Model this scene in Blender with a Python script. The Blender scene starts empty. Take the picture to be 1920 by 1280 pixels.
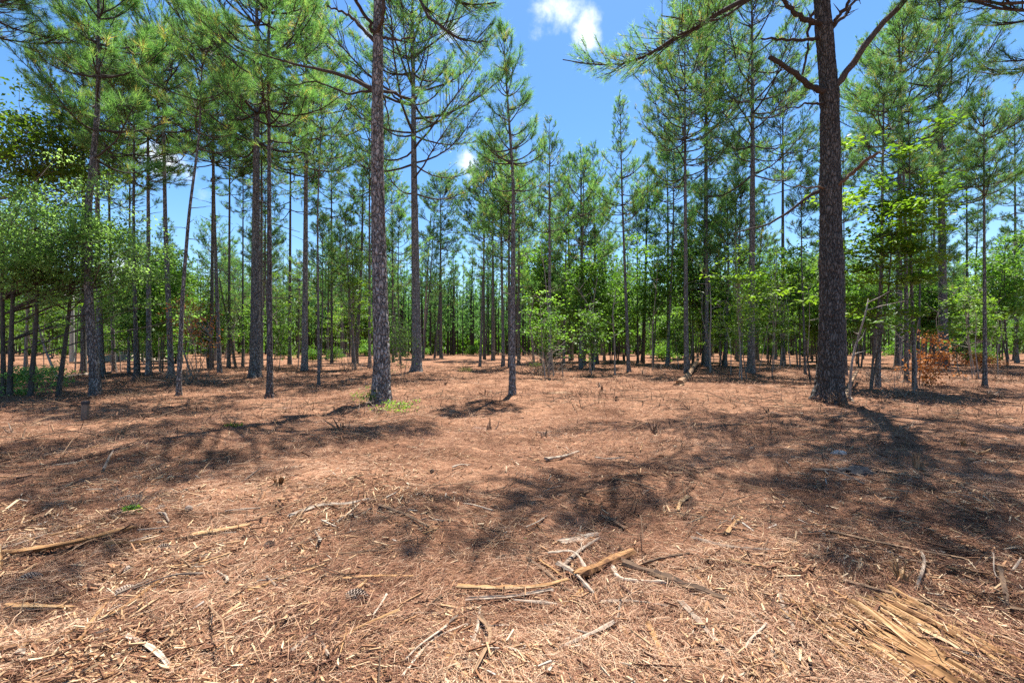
import bpy, math
import numpy as np

# ------------------------------------------------------------------ scene, camera
SC = bpy.context.scene
COL = SC.collection
F, CX, HY, CAMZ = 853.0, 960.0, 650.0, 1.4      # focal length in photo pixels, centre column, horizon row, eye height
cam_d = bpy.data.cameras.new("camera")
cam = bpy.data.objects.new("camera", cam_d)
COL.objects.link(cam)
cam.location = (0, 0, CAMZ)
cam.rotation_euler = (math.radians(90), 0, 0)
cam_d.sensor_width = 36.0
cam_d.lens = 36.0 * F / 1920.0
cam_d.shift_y = 10.0 / 1920.0
cam_d.clip_end = 3000
cam_d.clip_start = 0.05
SC.camera = cam
SC.view_settings.view_transform = 'Standard'
SC.view_settings.look = 'None'
SC.view_settings.exposure = 1.60
SC.view_settings.gamma = 1.0
SC.view_settings.use_curve_mapping = False
SC.cycles.max_bounces = 8
SC.cycles.diffuse_bounces = 4
SC.cycles.transmission_bounces = 4
SC.cycles.use_denoising = False

SUN_EL, SUN_PHI = 72.0, 71.0        # elevation; direction towards the sun, degrees from +X towards +Y


def at(px, py):
    """ground point (z = 0) seen at a photo pixel"""
    d = CAMZ * F / (py - HY)
    return np.array([(px - CX) / F * d, d, 0.0])


def at_d(px, py, d):
    return np.array([(px - CX) / F * d, d, CAMZ + (HY - py) / F * d])


# ------------------------------------------------------------------ noise, ground height
def _h(i, j, s):
    i = i.astype(np.int64); j = j.astype(np.int64)
    n = (i * 374761393 + j * 668265263 + s * 974711) & 0xFFFFFFFF
    n = ((n ^ (n >> 13)) * 1274126177) & 0xFFFFFFFF
    n = ((n ^ (n >> 16)) * 2246822519) & 0xFFFFFFFF
    return ((n ^ (n >> 15)) & 0xFFFFFF) / float(0xFFFFFF)


def vn(x, y, s=0):
    x = np.asarray(x, float); y = np.asarray(y, float)
    i = np.floor(x); j = np.floor(y)
    u = x - i; v = y - j
    u = u * u * (3 - 2 * u); v = v * v * (3 - 2 * v)
    a = _h(i, j, s); b = _h(i + 1, j, s); c = _h(i, j + 1, s); d = _h(i + 1, j + 1, s)
    return (a * (1 - u) + b * u) * (1 - v) + (c * (1 - u) + d * u) * v


def gh(x, y):
    x = np.asarray(x, float); y = np.asarray(y, float)
    r = np.hypot(x, y)
    near = np.clip(1 - r / 30, 0, 1)
    mid = np.clip((r - 5) / 10, 0, 1) * np.clip(1 - (r - 40) / 60, 0.15, 1)
    return (0.16 * (vn(x / 7, y / 7, 1) - .5) * mid + 0.13 * (vn(x / 2.3, y / 2.3, 2) - .5)
            + 0.085 * np.clip((r - 5) / 6, 0, 1) * np.clip(1 - (r - 30) / 40, 0, 1) * (np.abs(vn(x / .75, y / .6, 7) - .5) * 2 - .5)
            + near * (0.13 * (vn(x / .8, y / .8, 3) - .5) + 0.07 * (vn(x / .3, y / .3, 4) - .5) + .018 * (vn(x / .11, y / .11, 5) - .5)))


# ------------------------------------------------------------------ mesh helpers
class MB:
    def __init__(self):
        self.V = []; self.T = []; self.Q = []; self.n = 0

    def add(self, V, faces, mat=0, tone=0.5):
        V = np.asarray(V, float).reshape(-1, 3)
        faces = np.asarray(faces, int)
        k = len(faces)
        tone = np.broadcast_to(np.asarray(tone, float), (k,))
        m = np.full(k, mat)
        (self.T if faces.shape[1] == 3 else self.Q).append((faces + self.n, m, tone))
        self.V.append(V)
        self.n += len(V)
        return self

    def more(self, faces, base, mat=0, tone=0.5):
        faces = np.asarray(faces, int)
        k = len(faces)
        (self.T if faces.shape[1] == 3 else self.Q).append((faces + base, np.full(k, mat), np.broadcast_to(np.asarray(tone, float), (k,))))

    def mesh(self, name, mats, smooth=False):
        V = np.concatenate(self.V).astype(np.float32)
        me = bpy.data.meshes.new(name)
        loops, starts, mats_i, tones = [], [], [], []
        s = 0
        for lst, w in ((self.T, 3), (self.Q, 4)):
            if not lst:
                continue
            f = np.concatenate([a[0] for a in lst]); m = np.concatenate([a[1] for a in lst]); t = np.concatenate([a[2] for a in lst])
            loops.append(f.ravel()); starts.append(s + np.arange(len(f)) * w); s += f.size
            mats_i.append(m); tones.append(t)
        loops = np.concatenate(loops).astype(np.int32); starts = np.concatenate(starts).astype(np.int32)
        me.vertices.add(len(V)); me.vertices.foreach_set("co", V.ravel())
        me.loops.add(len(loops)); me.loops.foreach_set("vertex_index", loops)
        me.polygons.add(len(starts)); me.polygons.foreach_set("loop_start", starts)
        me.polygons.foreach_set("material_index", np.concatenate(mats_i).astype(np.int32))
        me.polygons.foreach_set("use_smooth", np.full(len(starts), smooth))
        at_ = me.attributes.new("tone", 'FLOAT', 'FACE')
        at_.data.foreach_set("value", np.concatenate(tones).astype(np.float32))
        for mt in mats:
            me.materials.append(mt)
        me.update(calc_edges=True)
        return me


def link(name, me, parent=None, loc=None):
    o = bpy.data.objects.new(name, me)
    COL.objects.link(o)
    if parent is not None:
        o.parent = parent
    if loc is not None:
        o.location = loc
    return o


def tag(o, label=None, cat=None, group=None, kind=None):
    if label: o["label"] = label
    if cat: o["category"] = cat
    if group: o["group"] = group
    if kind: o["kind"] = kind
    return o


def empty(name, loc, label, cat, group=None):
    o = bpy.data.objects.new(name, None)
    o.empty_display_size = 0.2
    COL.objects.link(o)
    o.location = loc
    return tag(o, label, cat, group)


def nrm(a):
    return a / np.maximum(np.linalg.norm(a, axis=-1, keepdims=True), 1e-9)


def tubes(P, R, sides):
    """k tubes of n points at once -> verts, quads"""
    P = np.asarray(P, float); R = np.asarray(R, float)
    k, n, _ = P.shape
    T = np.gradient(P, axis=1)
    T = nrm(T)
    ref = np.where(np.abs(T[:, :1, 2:3]) > .8, np.array([[[1., 0, 0]]]), np.array([[[0, 0, 1.]]]))
    A = nrm(np.cross(T, np.broadcast_to(ref, T.shape)))
    B = np.cross(T, A)
    th = np.arange(sides) * 2 * np.pi / sides
    V = P[:, :, None, :] + R[:, :, None, None] * (A[:, :, None, :] * np.cos(th)[None, None, :, None] + B[:, :, None, :] * np.sin(th)[None, None, :, None])
    idx = np.arange(k * n * sides).reshape(k, n, sides)
    a = idx[:, :-1, :]; b = np.roll(a, -1, axis=2); d = idx[:, 1:, :]; c = np.roll(d, -1, axis=2)
    Q = np.stack([a, b, c, d], -1).reshape(-1, 4)
    return V.reshape(-1, 3), Q


def smooth_path(pts, n):
    """Catmull-Rom through pts, resampled to n"""
    pts = np.asarray(pts, float)
    if len(pts) == 2:
        return pts[0] + (pts[1] - pts[0]) * np.linspace(0, 1, n)[:, None]
    p = np.vstack([2 * pts[0] - pts[1], pts, 2 * pts[-1] - pts[-2]])
    m = len(pts) - 1
    u = np.linspace(0, m - 1e-6, n)
    i = u.astype(int); t = (u - i)[:, None]
    p0, p1, p2, p3 = p[i], p[i + 1], p[i + 2], p[i + 3]
    return .5 * ((2 * p1) + (-p0 + p2) * t + (2 * p0 - 5 * p1 + 4 * p2 - p3) * t ** 2 + (-p0 + 3 * p1 - 3 * p2 + p3) * t ** 3)


# ------------------------------------------------------------------ materials
def mat(name):
    m = bpy.data.materials.new(name)
    m.use_nodes = True
    nt = m.node_tree
    nt.nodes.clear()
    out = nt.nodes.new("ShaderNodeOutputMaterial")
    return m, nt, out


def N(nt, typ, **kw):
    n = nt.nodes.new(typ)
    for k, v in kw.items():
        if k.startswith("_"):
            setattr(n, k[1:], v)
        else:
            n.inputs[k.replace("0", " ") if k not in n.inputs else k].default_value = v
    return n


def ramp(nt, stops, interp='LINEAR'):
    n = nt.nodes.new("ShaderNodeValToRGB")
    n.color_ramp.interpolation = interp
    e = n.color_ramp.elements
    while len(e) < len(stops):
        e.new(0.5)
    for i, (p, c) in enumerate(stops):
        e[i].position = p
        e[i].color = (c[0], c[1], c[2], 1)
    return n


def mix(nt, a, b, fac, blend='MIX'):
    n = nt.nodes.new("ShaderNodeMix")
    n.data_type = 'RGBA'; n.blend_type = blend
    for sock, val in ((n.inputs[0], fac), (n.inputs[6], a), (n.inputs[7], b)):
        if hasattr(val, "links"):
            nt.links.new(val, sock)
        elif isinstance(val, (int, float)):
            sock.default_value = val
        else:
            sock.default_value = (val[0], val[1], val[2], 1)
    return n.outputs[2]


def mapping(nt, scale, src='Object'):
    tc = nt.nodes.new("ShaderNodeTexCoord")
    mp = nt.nodes.new("ShaderNodeMapping")
    mp.inputs['Scale'].default_value = scale
    nt.links.new(tc.outputs[src], mp.inputs['Vector'])
    return mp.outputs[0]


def noise(nt, vec, scale, detail=4, rough=.6):
    n = nt.nodes.new("ShaderNodeTexNoise")
    n.inputs['Scale'].default_value = scale
    n.inputs['Detail'].default_value = detail
    n.inputs['Roughness'].default_value = rough
    nt.links.new(vec, n.inputs['Vector'])
    return n.outputs['Fac']


def tone_attr(nt):
    a = nt.nodes.new("ShaderNodeAttribute")
    a.attribute_name = "tone"
    return a.outputs['Fac']


def leaf_mat(name, stops, trans=.38, rough=.5, spec=.3, ttint=(1.25, 1.3, .6), var=.35):
    m, nt, out = mat(name)
    r = ramp(nt, stops)
    nt.links.new(tone_attr(nt), r.inputs[0])
    oi = nt.nodes.new("ShaderNodeObjectInfo")
    hv = nt.nodes.new("ShaderNodeHueSaturation")
    mr = nt.nodes.new("ShaderNodeMapRange")
    mr.inputs[3].default_value = 1 - var; mr.inputs[4].default_value = 1 + var
    nt.links.new(oi.outputs['Random'], mr.inputs[0])
    nt.links.new(mr.outputs[0], hv.inputs['Value'])
    nt.links.new(r.outputs[0], hv.inputs['Color'])
    p = N(nt, "ShaderNodeBsdfPrincipled", Roughness=rough)
    p.inputs['Specular IOR Level'].default_value = spec
    nt.links.new(hv.outputs[0], p.inputs['Base Color'])
    tr = nt.nodes.new("ShaderNodeBsdfTranslucent")
    nt.links.new(mix(nt, hv.outputs[0], ttint, 1.0, 'MULTIPLY'), tr.inputs['Color'])
    ms = nt.nodes.new("ShaderNodeMixShader")
    ms.inputs[0].default_value = trans
    nt.links.new(p.outputs[0], ms.inputs[1]); nt.links.new(tr.outputs[0], ms.inputs[2])
    nt.links.new(ms.outputs[0], out.inputs[0])
    return m


def bark_mat(name, plate, plate2, fissure, zscale=.34, scale=21, bump=1.0, var=.3):
    m, nt, out = mat(name)
    v = mapping(nt, (1, 1, zscale))
    wob = nt.nodes.new("ShaderNodeTexNoise"); wob.inputs['Scale'].default_value = 9; wob.inputs['Detail'].default_value = 3
    nt.links.new(v, wob.inputs['Vector'])
    va = nt.nodes.new("ShaderNodeVectorMath"); va.operation = 'MULTIPLY_ADD'
    nt.links.new(wob.outputs['Color'], va.inputs[0]); va.inputs[1].default_value = (.16, .16, .16); nt.links.new(v, va.inputs[2])
    vo = nt.nodes.new("ShaderNodeTexVoronoi"); vo.feature = 'DISTANCE_TO_EDGE'; vo.inputs['Scale'].default_value = scale
    nt.links.new(va.outputs[0], vo.inputs['Vector'])
    vc = nt.nodes.new("ShaderNodeTexVoronoi"); vc.inputs['Scale'].default_value = scale
    nt.links.new(va.outputs[0], vc.inputs['Vector'])
    sep = nt.nodes.new("ShaderNodeSeparateColor"); nt.links.new(vc.outputs['Color'], sep.inputs[0])
    nz = noise(nt, v, 60, 5, .7)
    pc = mix(nt, plate, plate2, sep.outputs[0])
    pc = mix(nt, pc, mix(nt, (.35, .33, .32), (1.45, 1.42, 1.4), nz), .9, 'MULTIPLY')
    er = ramp(nt, [(0, (0, 0, 0)), (.10, (.55, .55, .55)), (.32, (1, 1, 1))])
    nt.links.new(vo.outputs['Distance'], er.inputs[0])
    col = mix(nt, fissure, pc, er.outputs[0])
    oi = nt.nodes.new("ShaderNodeObjectInfo")
    mr = nt.nodes.new("ShaderNodeMapRange"); mr.inputs[3].default_value = 1 - var; mr.inputs[4].default_value = 1 + var
    nt.links.new(oi.outputs['Random'], mr.inputs[0])
    hs = nt.nodes.new("ShaderNodeHueSaturation")
    nt.links.new(mr.outputs[0], hs.inputs['Value']); nt.links.new(col, hs.inputs['Color'])
    p = N(nt, "ShaderNodeBsdfPrincipled", Roughness=.9)
    p.inputs['Specular IOR Level'].default_value = .15
    nt.links.new(hs.outputs[0], p.inputs['Base Color'])
    hmix = nt.nodes.new("ShaderNodeMath"); hmix.operation = 'MULTIPLY_ADD'
    nt.links.new(nz, hmix.inputs[0]); hmix.inputs[1].default_value = .4; nt.links.new(er.outputs[0], hmix.inputs[2])
    bp = nt.nodes.new("ShaderNodeBump"); bp.inputs['Strength'].default_value = bump; bp.inputs['Distance'].default_value = .02
    nt.links.new(hmix.outputs[0], bp.inputs['Height']); nt.links.new(bp.outputs[0], p.inputs['Normal'])
    nt.links.new(p.outputs[0], out.inputs[0])
    return m


def tone_mat(name, stops, rough=.85, nscale=40, grain=(1, 1, 1), bump=.4, trans=0):
    m, nt, out = mat(name)
    r = ramp(nt, stops)
    nt.links.new(tone_attr(nt), r.inputs[0])
    nz = noise(nt, mapping(nt, grain), nscale, 4, .65)
    col = mix(nt, r.outputs[0], mix(nt, (.45, .4, .36), (1.35, 1.3, 1.25), nz), .8, 'MULTIPLY')
    p = N(nt, "ShaderNodeBsdfPrincipled", Roughness=rough)
    p.inputs['Specular IOR Level'].default_value = .2
    nt.links.new(col, p.inputs['Base Color'])
    bp = nt.nodes.new("ShaderNodeBump"); bp.inputs['Strength'].default_value = bump; bp.inputs['Distance'].default_value = .006
    nt.links.new(nz, bp.inputs['Height']); nt.links.new(bp.outputs[0], p.inputs['Normal'])
    nt.links.new(p.outputs[0], out.inputs[0])
    return m


M_NEEDLE = leaf_mat("pine_needles", [(0, (0.040, 0.099, 0.035)), (.35, (0.086, 0.192, 0.065)), (.7, (0.140, 0.280, 0.092)), (.92, (0.205, 0.322, 0.113)), (1, (0.320, 0.226, 0.078))], trans=.58, ttint=(1.3, 1.35, .75))
M_LEAF = leaf_mat("hardwood_leaves", [(0, (0.046, 0.108, 0.020)), (.5, (0.095, 0.198, 0.036)), (1, (0.165, 0.294, 0.054))], trans=.52)
M_GUM = leaf_mat("bright_leaves", [(0, (0.066, 0.146, 0.018)), (.5, (0.132, 0.246, 0.026)), (1, (0.220, 0.347, 0.040))], trans=.48)
M_GREY = leaf_mat("grey_green_leaves", [(0, (0.089, 0.174, 0.055)), (.5, (0.179, 0.308, 0.095)), (1, (0.294, 0.437, 0.180))], trans=.66, spec=.35, ttint=(1.3, 1.4, .75))
M_DEAD = leaf_mat("dead_leaves", [(0, (0.180, 0.072, 0.024)), (.5, (0.400, 0.168, 0.048)), (1, (0.520, 0.288, 0.108))], trans=.45, ttint=(1.2, .9, .6))
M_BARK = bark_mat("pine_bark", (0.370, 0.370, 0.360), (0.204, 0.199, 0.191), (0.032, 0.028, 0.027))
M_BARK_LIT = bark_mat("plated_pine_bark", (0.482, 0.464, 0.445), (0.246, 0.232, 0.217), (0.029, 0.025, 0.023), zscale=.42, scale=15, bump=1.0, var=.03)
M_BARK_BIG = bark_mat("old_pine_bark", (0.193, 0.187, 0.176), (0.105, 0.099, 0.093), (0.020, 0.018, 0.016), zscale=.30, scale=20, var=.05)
M_TWIG = bark_mat("twig_bark", (.115, .103, .095), (.075, .066, .06), (.035, .03, .028), scale=30, bump=.3)
M_HARD = bark_mat("hardwood_bark", (.20, .18, .155), (.13, .115, .10), (.06, .05, .045), zscale=.25, scale=30, bump=.4)
M_PALE = bark_mat("pale_dead_bark", (.42, .39, .35), (.33, .30, .27), (.16, .13, .11), zscale=.12, scale=30, bump=.4)
M_WOOD = tone_mat("split_wood", [(0, (0.091, 0.044, 0.019)), (.35, (0.209, 0.111, 0.047)), (.7, (0.321, 0.195, 0.091)), (1, (0.404, 0.296, 0.177))], nscale=45, grain=(1, 1, 1))
M_WOODGREY = tone_mat("weathered_wood", [(0, (0.111, 0.085, 0.068)), (.5, (0.221, 0.174, 0.136)), (1, (0.391, 0.332, 0.264))], nscale=35)
M_WOODDARK = tone_mat("dark_wood", [(0, (.045, .030, .022)), (.5, (.13, .085, .055)), (1, (.34, .22, .13))], nscale=35)
M_LITTER = tone_mat("litter_chips", [(0, (0.053, 0.026, 0.018)), (.2, (0.158, 0.075, 0.040)), (.45, (0.299, 0.167, 0.088)), (.7, (0.440, 0.304, 0.176)), (.9, (0.546, 0.431, 0.290)), (1, (0.352, 0.317, 0.273))], nscale=60, bump=.2)
M_STRAW = tone_mat("straw_needles", [(0, (0.040, 0.018, 0.012)), (.3, (0.137, 0.061, 0.038)), (.6, (0.258, 0.133, 0.081)), (.85, (0.381, 0.233, 0.148)), (1, (0.496, 0.357, 0.247))], nscale=50, bump=.1)
M_CONE = tone_mat("cone_scales", [(0, (.06, .04, .032)), (.6, (.16, .115, .09)), (1, (.34, .27, .22))], nscale=80)
M_STONE = tone_mat("grey_stone", [(0, (.30, .29, .28)), (1, (.45, .44, .42))], nscale=30)
M_CHAR = tone_mat("charred_clump", [(0, (.02, .02, .022)), (1, (.07, .07, .075))], nscale=30)
M_POLE = tone_mat("grey_pole", [(0, (0.400, 0.420, 0.400)), (1, (0.500, 0.520, 0.500))], nscale=8, grain=(1, 1, .1))
M_LAMP = tone_mat("lamp_head", [(0, (.5, .52, .52)), (1, (.6, .62, .62))], nscale=8, rough=.4)


def ground_mat():
    m, nt, out = mat("forest_floor")
    v = mapping(nt, (1, 1, 1))
    wn = nt.nodes.new("ShaderNodeTexNoise"); wn.inputs['Scale'].default_value = 1.7; wn.inputs['Detail'].default_value = 2
    nt.links.new(v, wn.inputs['Vector'])
    va = nt.nodes.new("ShaderNodeVectorMath"); va.operation = 'MULTIPLY_ADD'
    nt.links.new(wn.outputs['Color'], va.inputs[0]); va.inputs[1].default_value = (.9, .9, .9); nt.links.new(v, va.inputs[2])

    def streak(rot, sc):
        mp = nt.nodes.new("ShaderNodeMapping")
        mp.inputs['Rotation'].default_value = (0, 0, rot)
        mp.inputs['Scale'].default_value = sc
        nt.links.new(va.outputs[0], mp.inputs['Vector'])
        return noise(nt, mp.outputs[0], 1, 3, .6)
    s1 = streak(.5, (9, 90, 1)); s2 = streak(2.2, (10, 100, 1)); s3 = streak(1.2, (14, 60, 1))
    mx = nt.nodes.new("ShaderNodeMath"); mx.operation = 'MAXIMUM'
    nt.links.new(s1, mx.inputs[0]); nt.links.new(s2, mx.inputs[1])
    av = nt.nodes.new("ShaderNodeMath"); av.operation = 'MULTIPLY_ADD'
    nt.links.new(s3, av.inputs[0]); av.inputs[1].default_value = .5
    hv = nt.nodes.new("ShaderNodeMath"); hv.operation = 'MULTIPLY'; hv.inputs[1].default_value = .55
    nt.links.new(mx.outputs[0], hv.inputs[0]); nt.links.new(hv.outputs[0], av.inputs[2])
    r = ramp(nt, [(.30, (0.031, 0.015, 0.010)), (.44, (0.127, 0.059, 0.035)), (.56, (0.231, 0.120, 0.071)), (.70, (0.362, 0.226, 0.141))])
    nt.links.new(av.outputs[0], r.inputs[0])
    big = noise(nt, v, .75, 6, .68)
    br = ramp(nt, [(.34, (.50, .45, .42)), (.52, (1.0, .97, .95)), (.68, (1.28, 1.28, 1.26))])
    nt.links.new(big, br.inputs[0])
    col = mix(nt, r.outputs[0], br.outputs[0], 1.0, 'MULTIPLY')
    sand = noise(nt, v, .8, 5, .6)
    sr = ramp(nt, [(.66, (0, 0, 0)), (.74, (.75, .75, .75))])
    nt.links.new(sand, sr.inputs[0])
    col = mix(nt, col, (.27, .215, .19), sr.outputs[0])
    p = N(nt, "ShaderNodeBsdfPrincipled", Roughness=.95)
    p.inputs['Specular IOR Level'].default_value = .1
    nt.links.new(col, p.inputs['Base Color'])
    bp = nt.nodes.new("ShaderNodeBump"); bp.inputs['Strength'].default_value = 1; bp.inputs['Distance'].default_value = .05
    nt.links.new(av.outputs[0], bp.inputs['Height']); nt.links.new(bp.outputs[0], p.inputs['Normal'])
    nt.links.new(p.outputs[0], out.inputs[0])
    return m


# ------------------------------------------------------------------ sky and sun
def build_world():
    w = bpy.data.worlds.new("World")
    SC.world = w
    w.use_nodes = True
    nt = w.node_tree
    nt.nodes.clear()
    out = nt.nodes.new("ShaderNodeOutputWorld")
    bg = nt.nodes.new("ShaderNodeBackground"); bg.inputs['Strength'].default_value = 0.098
    sky = nt.nodes.new("ShaderNodeTexSky"); sky.sky_type = 'NISHITA'; sky.sun_disc = False
    sky.sun_elevation = math.radians(SUN_EL)
    sky.sun_rotation = math.radians(90 - SUN_PHI)
    sky.air_density = 1.0; sky.dust_density = 0.4; sky.ozone_density = 2.5
    tc = nt.nodes.new("ShaderNodeTexCoord")
    dirv = tc.outputs['Generated']
    nz = nt.nodes.new("ShaderNodeTexNoise"); nz.inputs['Scale'].default_value = 9; nz.inputs['Detail'].default_value = 7; nz.inputs['Roughness'].default_value = .58
    nt.links.new(dirv, nz.inputs['Vector'])
    total = None
    for px, py, rad, amp in CLOUDS:
        c = nrm(np.array([(px - CX) / F, 1.0, (HY - py) / F]))
        dist = nt.nodes.new("ShaderNodeVectorMath"); dist.operation = 'DISTANCE'
        nt.links.new(dirv, dist.inputs[0]); dist.inputs[1].default_value = tuple(c)
        mr = nt.nodes.new("ShaderNodeMapRange")
        mr.inputs[1].default_value = 0; mr.inputs[2].default_value = rad; mr.inputs[3].default_value = amp; mr.inputs[4].default_value = -.55
        nt.links.new(dist.outputs['Value'], mr.inputs[0])
        if total is None:
            total = mr.outputs[0]
        else:
            mx = nt.nodes.new("ShaderNodeMath"); mx.operation = 'MAXIMUM'
            nt.links.new(total, mx.inputs[0]); nt.links.new(mr.outputs[0], mx.inputs[1])
            total = mx.outputs[0]
    ad = nt.nodes.new("ShaderNodeMath"); ad.operation = 'MULTIPLY_ADD'
    nt.links.new(nz.outputs['Fac'], ad.inputs[0]); ad.inputs[1].default_value = 2.4; nt.links.new(total, ad.inputs[2])
    sc_ = nt.nodes.new("ShaderNodeMapRange"); sc_.interpolation_type = 'SMOOTHSTEP'
    sc_.inputs[1].default_value = 1.05; sc_.inputs[2].default_value = 1.75
    nt.links.new(ad.outputs[0], sc_.inputs[0])
    hs = nt.nodes.new("ShaderNodeHueSaturation"); hs.inputs['Saturation'].default_value = 1.26; hs.inputs['Value'].default_value = .76
    nt.links.new(sky.outputs[0], hs.inputs['Color'])
    col = mix(nt, hs.outputs[0], (5.6, 5.8, 6.2), sc_.outputs[0])
    nt.links.new(col, bg.inputs['Color'])
    nt.links.new(bg.outputs[0], out.inputs[0])
    ld = bpy.data.lights.new("sun", 'SUN')
    ld.energy = 5.0; ld.angle = math.radians(.45); ld.color = (1, .95, .87)
    so = bpy.data.objects.new("sun", ld)
    COL.objects.link(so)
    el, ph = math.radians(SUN_EL), math.radians(SUN_PHI)
    from mathutils import Vector
    s = Vector((math.cos(el) * math.cos(ph), math.cos(el) * math.sin(ph), math.sin(el)))
    so.rotation_euler = s.to_track_quat('Z', 'Y').to_euler()
    so.location = s * 60


CLOUDS = [(1030, 20, .10, .42), (1095, 62, .055, .40), (885, 312, .06, .42), (845, 60, .05, .2), (310, 300, .06, .25), (690, 60, .05, .2), (240, 520, .2, .1)]


# ------------------------------------------------------------------ pines
def blades(mb, rng, pos, dirs, nb, length, width, mat_i=0, spread=(10, 62), back=.20, tone=None):
    """needle blades: nb thin triangles round every tuft"""
    k = len(pos)
    d = np.repeat(nrm(dirs), nb, 0)
    p = np.repeat(pos, nb, 0) - d * rng.uniform(0, back, (k * nb, 1))
    rv = nrm(rng.normal(size=(k * nb, 3)))
    perp = nrm(np.cross(d, rv))
    th = np.radians(rng.uniform(*spread, (k * nb, 1)))
    bd = nrm(d * np.cos(th) + perp * np.sin(th))
    L = length * rng.uniform(.65, 1.1, (k * nb, 1))
    wv = nrm(np.cross(bd, nrm(rng.normal(size=(k * nb, 3))))) * width * rng.uniform(.6, 1.2, (k * nb, 1)) * .5
    tip = p + bd * L; tip[:, 2] -= L[:, 0] * rng.uniform(0, .22, k * nb)
    V = np.stack([p - wv, p + wv, tip], 1).reshape(-1, 3)
    if tone is None:
        tone = np.clip(rng.normal(.45, .22, k), 0, .95)
    t = np.clip(np.repeat(tone, nb) + rng.normal(0, .10, k * nb), 0, 1)
    mb.add(V, np.arange(len(V)).reshape(-1, 3), mat_i, t)


def limb_tufts(rng, paths, dens, s0=.3, sub=.42):
    """second-order twigs along limb paths (k,n,3): returns twig paths (m,4,3) and tuft positions and directions"""
    k, n, _ = paths.shape
    L = np.linalg.norm(paths[:, -1] - paths[:, 0], axis=1)
    cnt = np.maximum(2, (L * dens).astype(int))
    li = np.repeat(np.arange(k), cnt)
    m = len(li)
    s = rng.uniform(s0, 1, m) ** .8
    f = s * (n - 1); i = np.minimum(f.astype(int), n - 2); u = (f - i)[:, None]
    p = paths[li, i] * (1 - u) + paths[li, i + 1] * u
    tg = nrm(paths[li, i + 1] - paths[li, i])
    side = nrm(np.cross(tg, np.array([0, 0, 1.]))) * rng.choice([-1, 1], m)[:, None]
    ang = np.radians(rng.uniform(25, 70, m))[:, None]
    up = rng.uniform(-.25, .65, m)[:, None] * np.array([0, 0, 1.])
    d = nrm(tg * np.cos(ang) + side * np.sin(ang) + up)
    sl = (sub * L[li] * (1.15 - s) * rng.uniform(.5, 1.2, m) + .18)[:, None]
    sl = np.minimum(sl, 1.3)
    p1 = p + d * sl * .5 + np.array([0, 0, 1.]) * sl * rng.uniform(-.05, .05, (m, 1))
    p2 = p + d * sl + np.array([0, 0, 1.]) * sl * rng.uniform(.0, .25, (m, 1))
    tw = np.stack([p, p * .5 + p1 * .5, p1, p2], 1)
    return tw, sl[:, 0]


def crown_from_limbs(mb, rng, paths, dens, nb, bl, bw, tone0=.45, s0=.3, sub=.42, tw_r=.010, twigs=True):
    tw, sl = limb_tufts(rng, paths, dens, s0, sub)
    m = len(tw)
    if twigs:
        R = np.stack([np.full(m, tw_r), np.full(m, tw_r * .8), np.full(m, tw_r * .65), np.full(m, tw_r * .4)], 1) * (.6 + sl[:, None])
        V, Q = tubes(tw, R, 3)
        mb.add(V, Q, 1)
    pos, dr = [tw[:, 3]], [nrm(tw[:, 3] - tw[:, 2])]
    # side tufts along each twig
    for q in range(2):
        u = rng.uniform(.35, .95, (m, 1))
        keep = sl > (.28 + .22 * q)
        b = tw[:, 1] * (1 - u) + tw[:, 3] * u
        off = nrm(rng.normal(size=(m, 3)) + np.array([0, 0, .5])) * rng.uniform(.05, .16, (m, 1)) * (1 + sl[:, None])
        pos.append((b + off)[keep]); dr.append(nrm(off + .6 * nrm(tw[:, 3] - tw[:, 1]))[keep])
    pos.append(paths[:, -1]); dr.append(nrm(paths[:, -1] - paths[:, -2]))
    pos = np.concatenate(pos); dr = np.concatenate(dr)
    dr = nrm(dr + np.array([0, 0, .25]))
    tn = np.clip(rng.normal(tone0 + rng.normal(0, .07), .29, len(pos)), 0, .96)
    dead = rng.uniform(size=len(pos)) < .016
    tn[dead] = 1.0
    blades(mb, rng, pos, dr, nb, bl, bw, 0, tone=tn)


def make_limbs(rng, cfun, H, zc, rc, nl, style, r0):
    """first-order limbs as (k,7,3) paths and radii"""
    t = np.sort(rng.uniform(0, 1, nl)) ** .9
    wh = max(5, int(nl / 4))
    t = np.clip((np.round(t * wh) / wh) * .75 + t * .25, 0, .985)
    z = zc + (H - zc) * t
    az = np.arange(nl) * 2.39996 + rng.normal(0, .45, nl)
    if style == 'cone':
        prof = (1 - t) ** .75 * (.55 + .45 * np.minimum(1, t * 5)) + .10
        e0 = np.radians(8 + 48 * t + rng.normal(0, 9, nl))
    elif style == 'sparse':
        prof = (1 - t) ** .5 * .9 + .12
        e0 = np.radians(12 + 45 * t + rng.normal(0, 14, nl))
    else:
        prof = (.62 + .5 * np.sin(np.pi * np.clip(t * .9 + .12, 0, 1))) * (1 - t ** 3.5) + .10
        e0 = np.radians(2 + 52 * t + rng.normal(0, 13, nl))
    L = rc * prof * rng.uniform(.6, 1.12, nl)
    s = np.linspace(0, 1, 7)
    lift = rng.uniform(.06, .38, nl)
    hz = np.cos(e0)[:, None] * s * L[:, None]
    vz = np.sin(e0)[:, None] * s * L[:, None] + (lift * L)[:, None] * (s ** 2.2) - (.10 * L)[:, None] * np.sin(s * np.pi)
    a = az[:, None] + rng.normal(0, .28, nl)[:, None] * s + rng.normal(0, .06, (nl, 7)).cumsum(1) * .5
    c = np.array([cfun(q) for q in z])
    P = np.stack([c[:, 0:1] + np.cos(a) * hz, c[:, 1:2] + np.sin(a) * hz, z[:, None] + vz], -1)
    R = (np.minimum(r0 * .30, .009 + .011 * L))[:, None] * (1 - .82 * s) + .003
    return P, R


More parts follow.
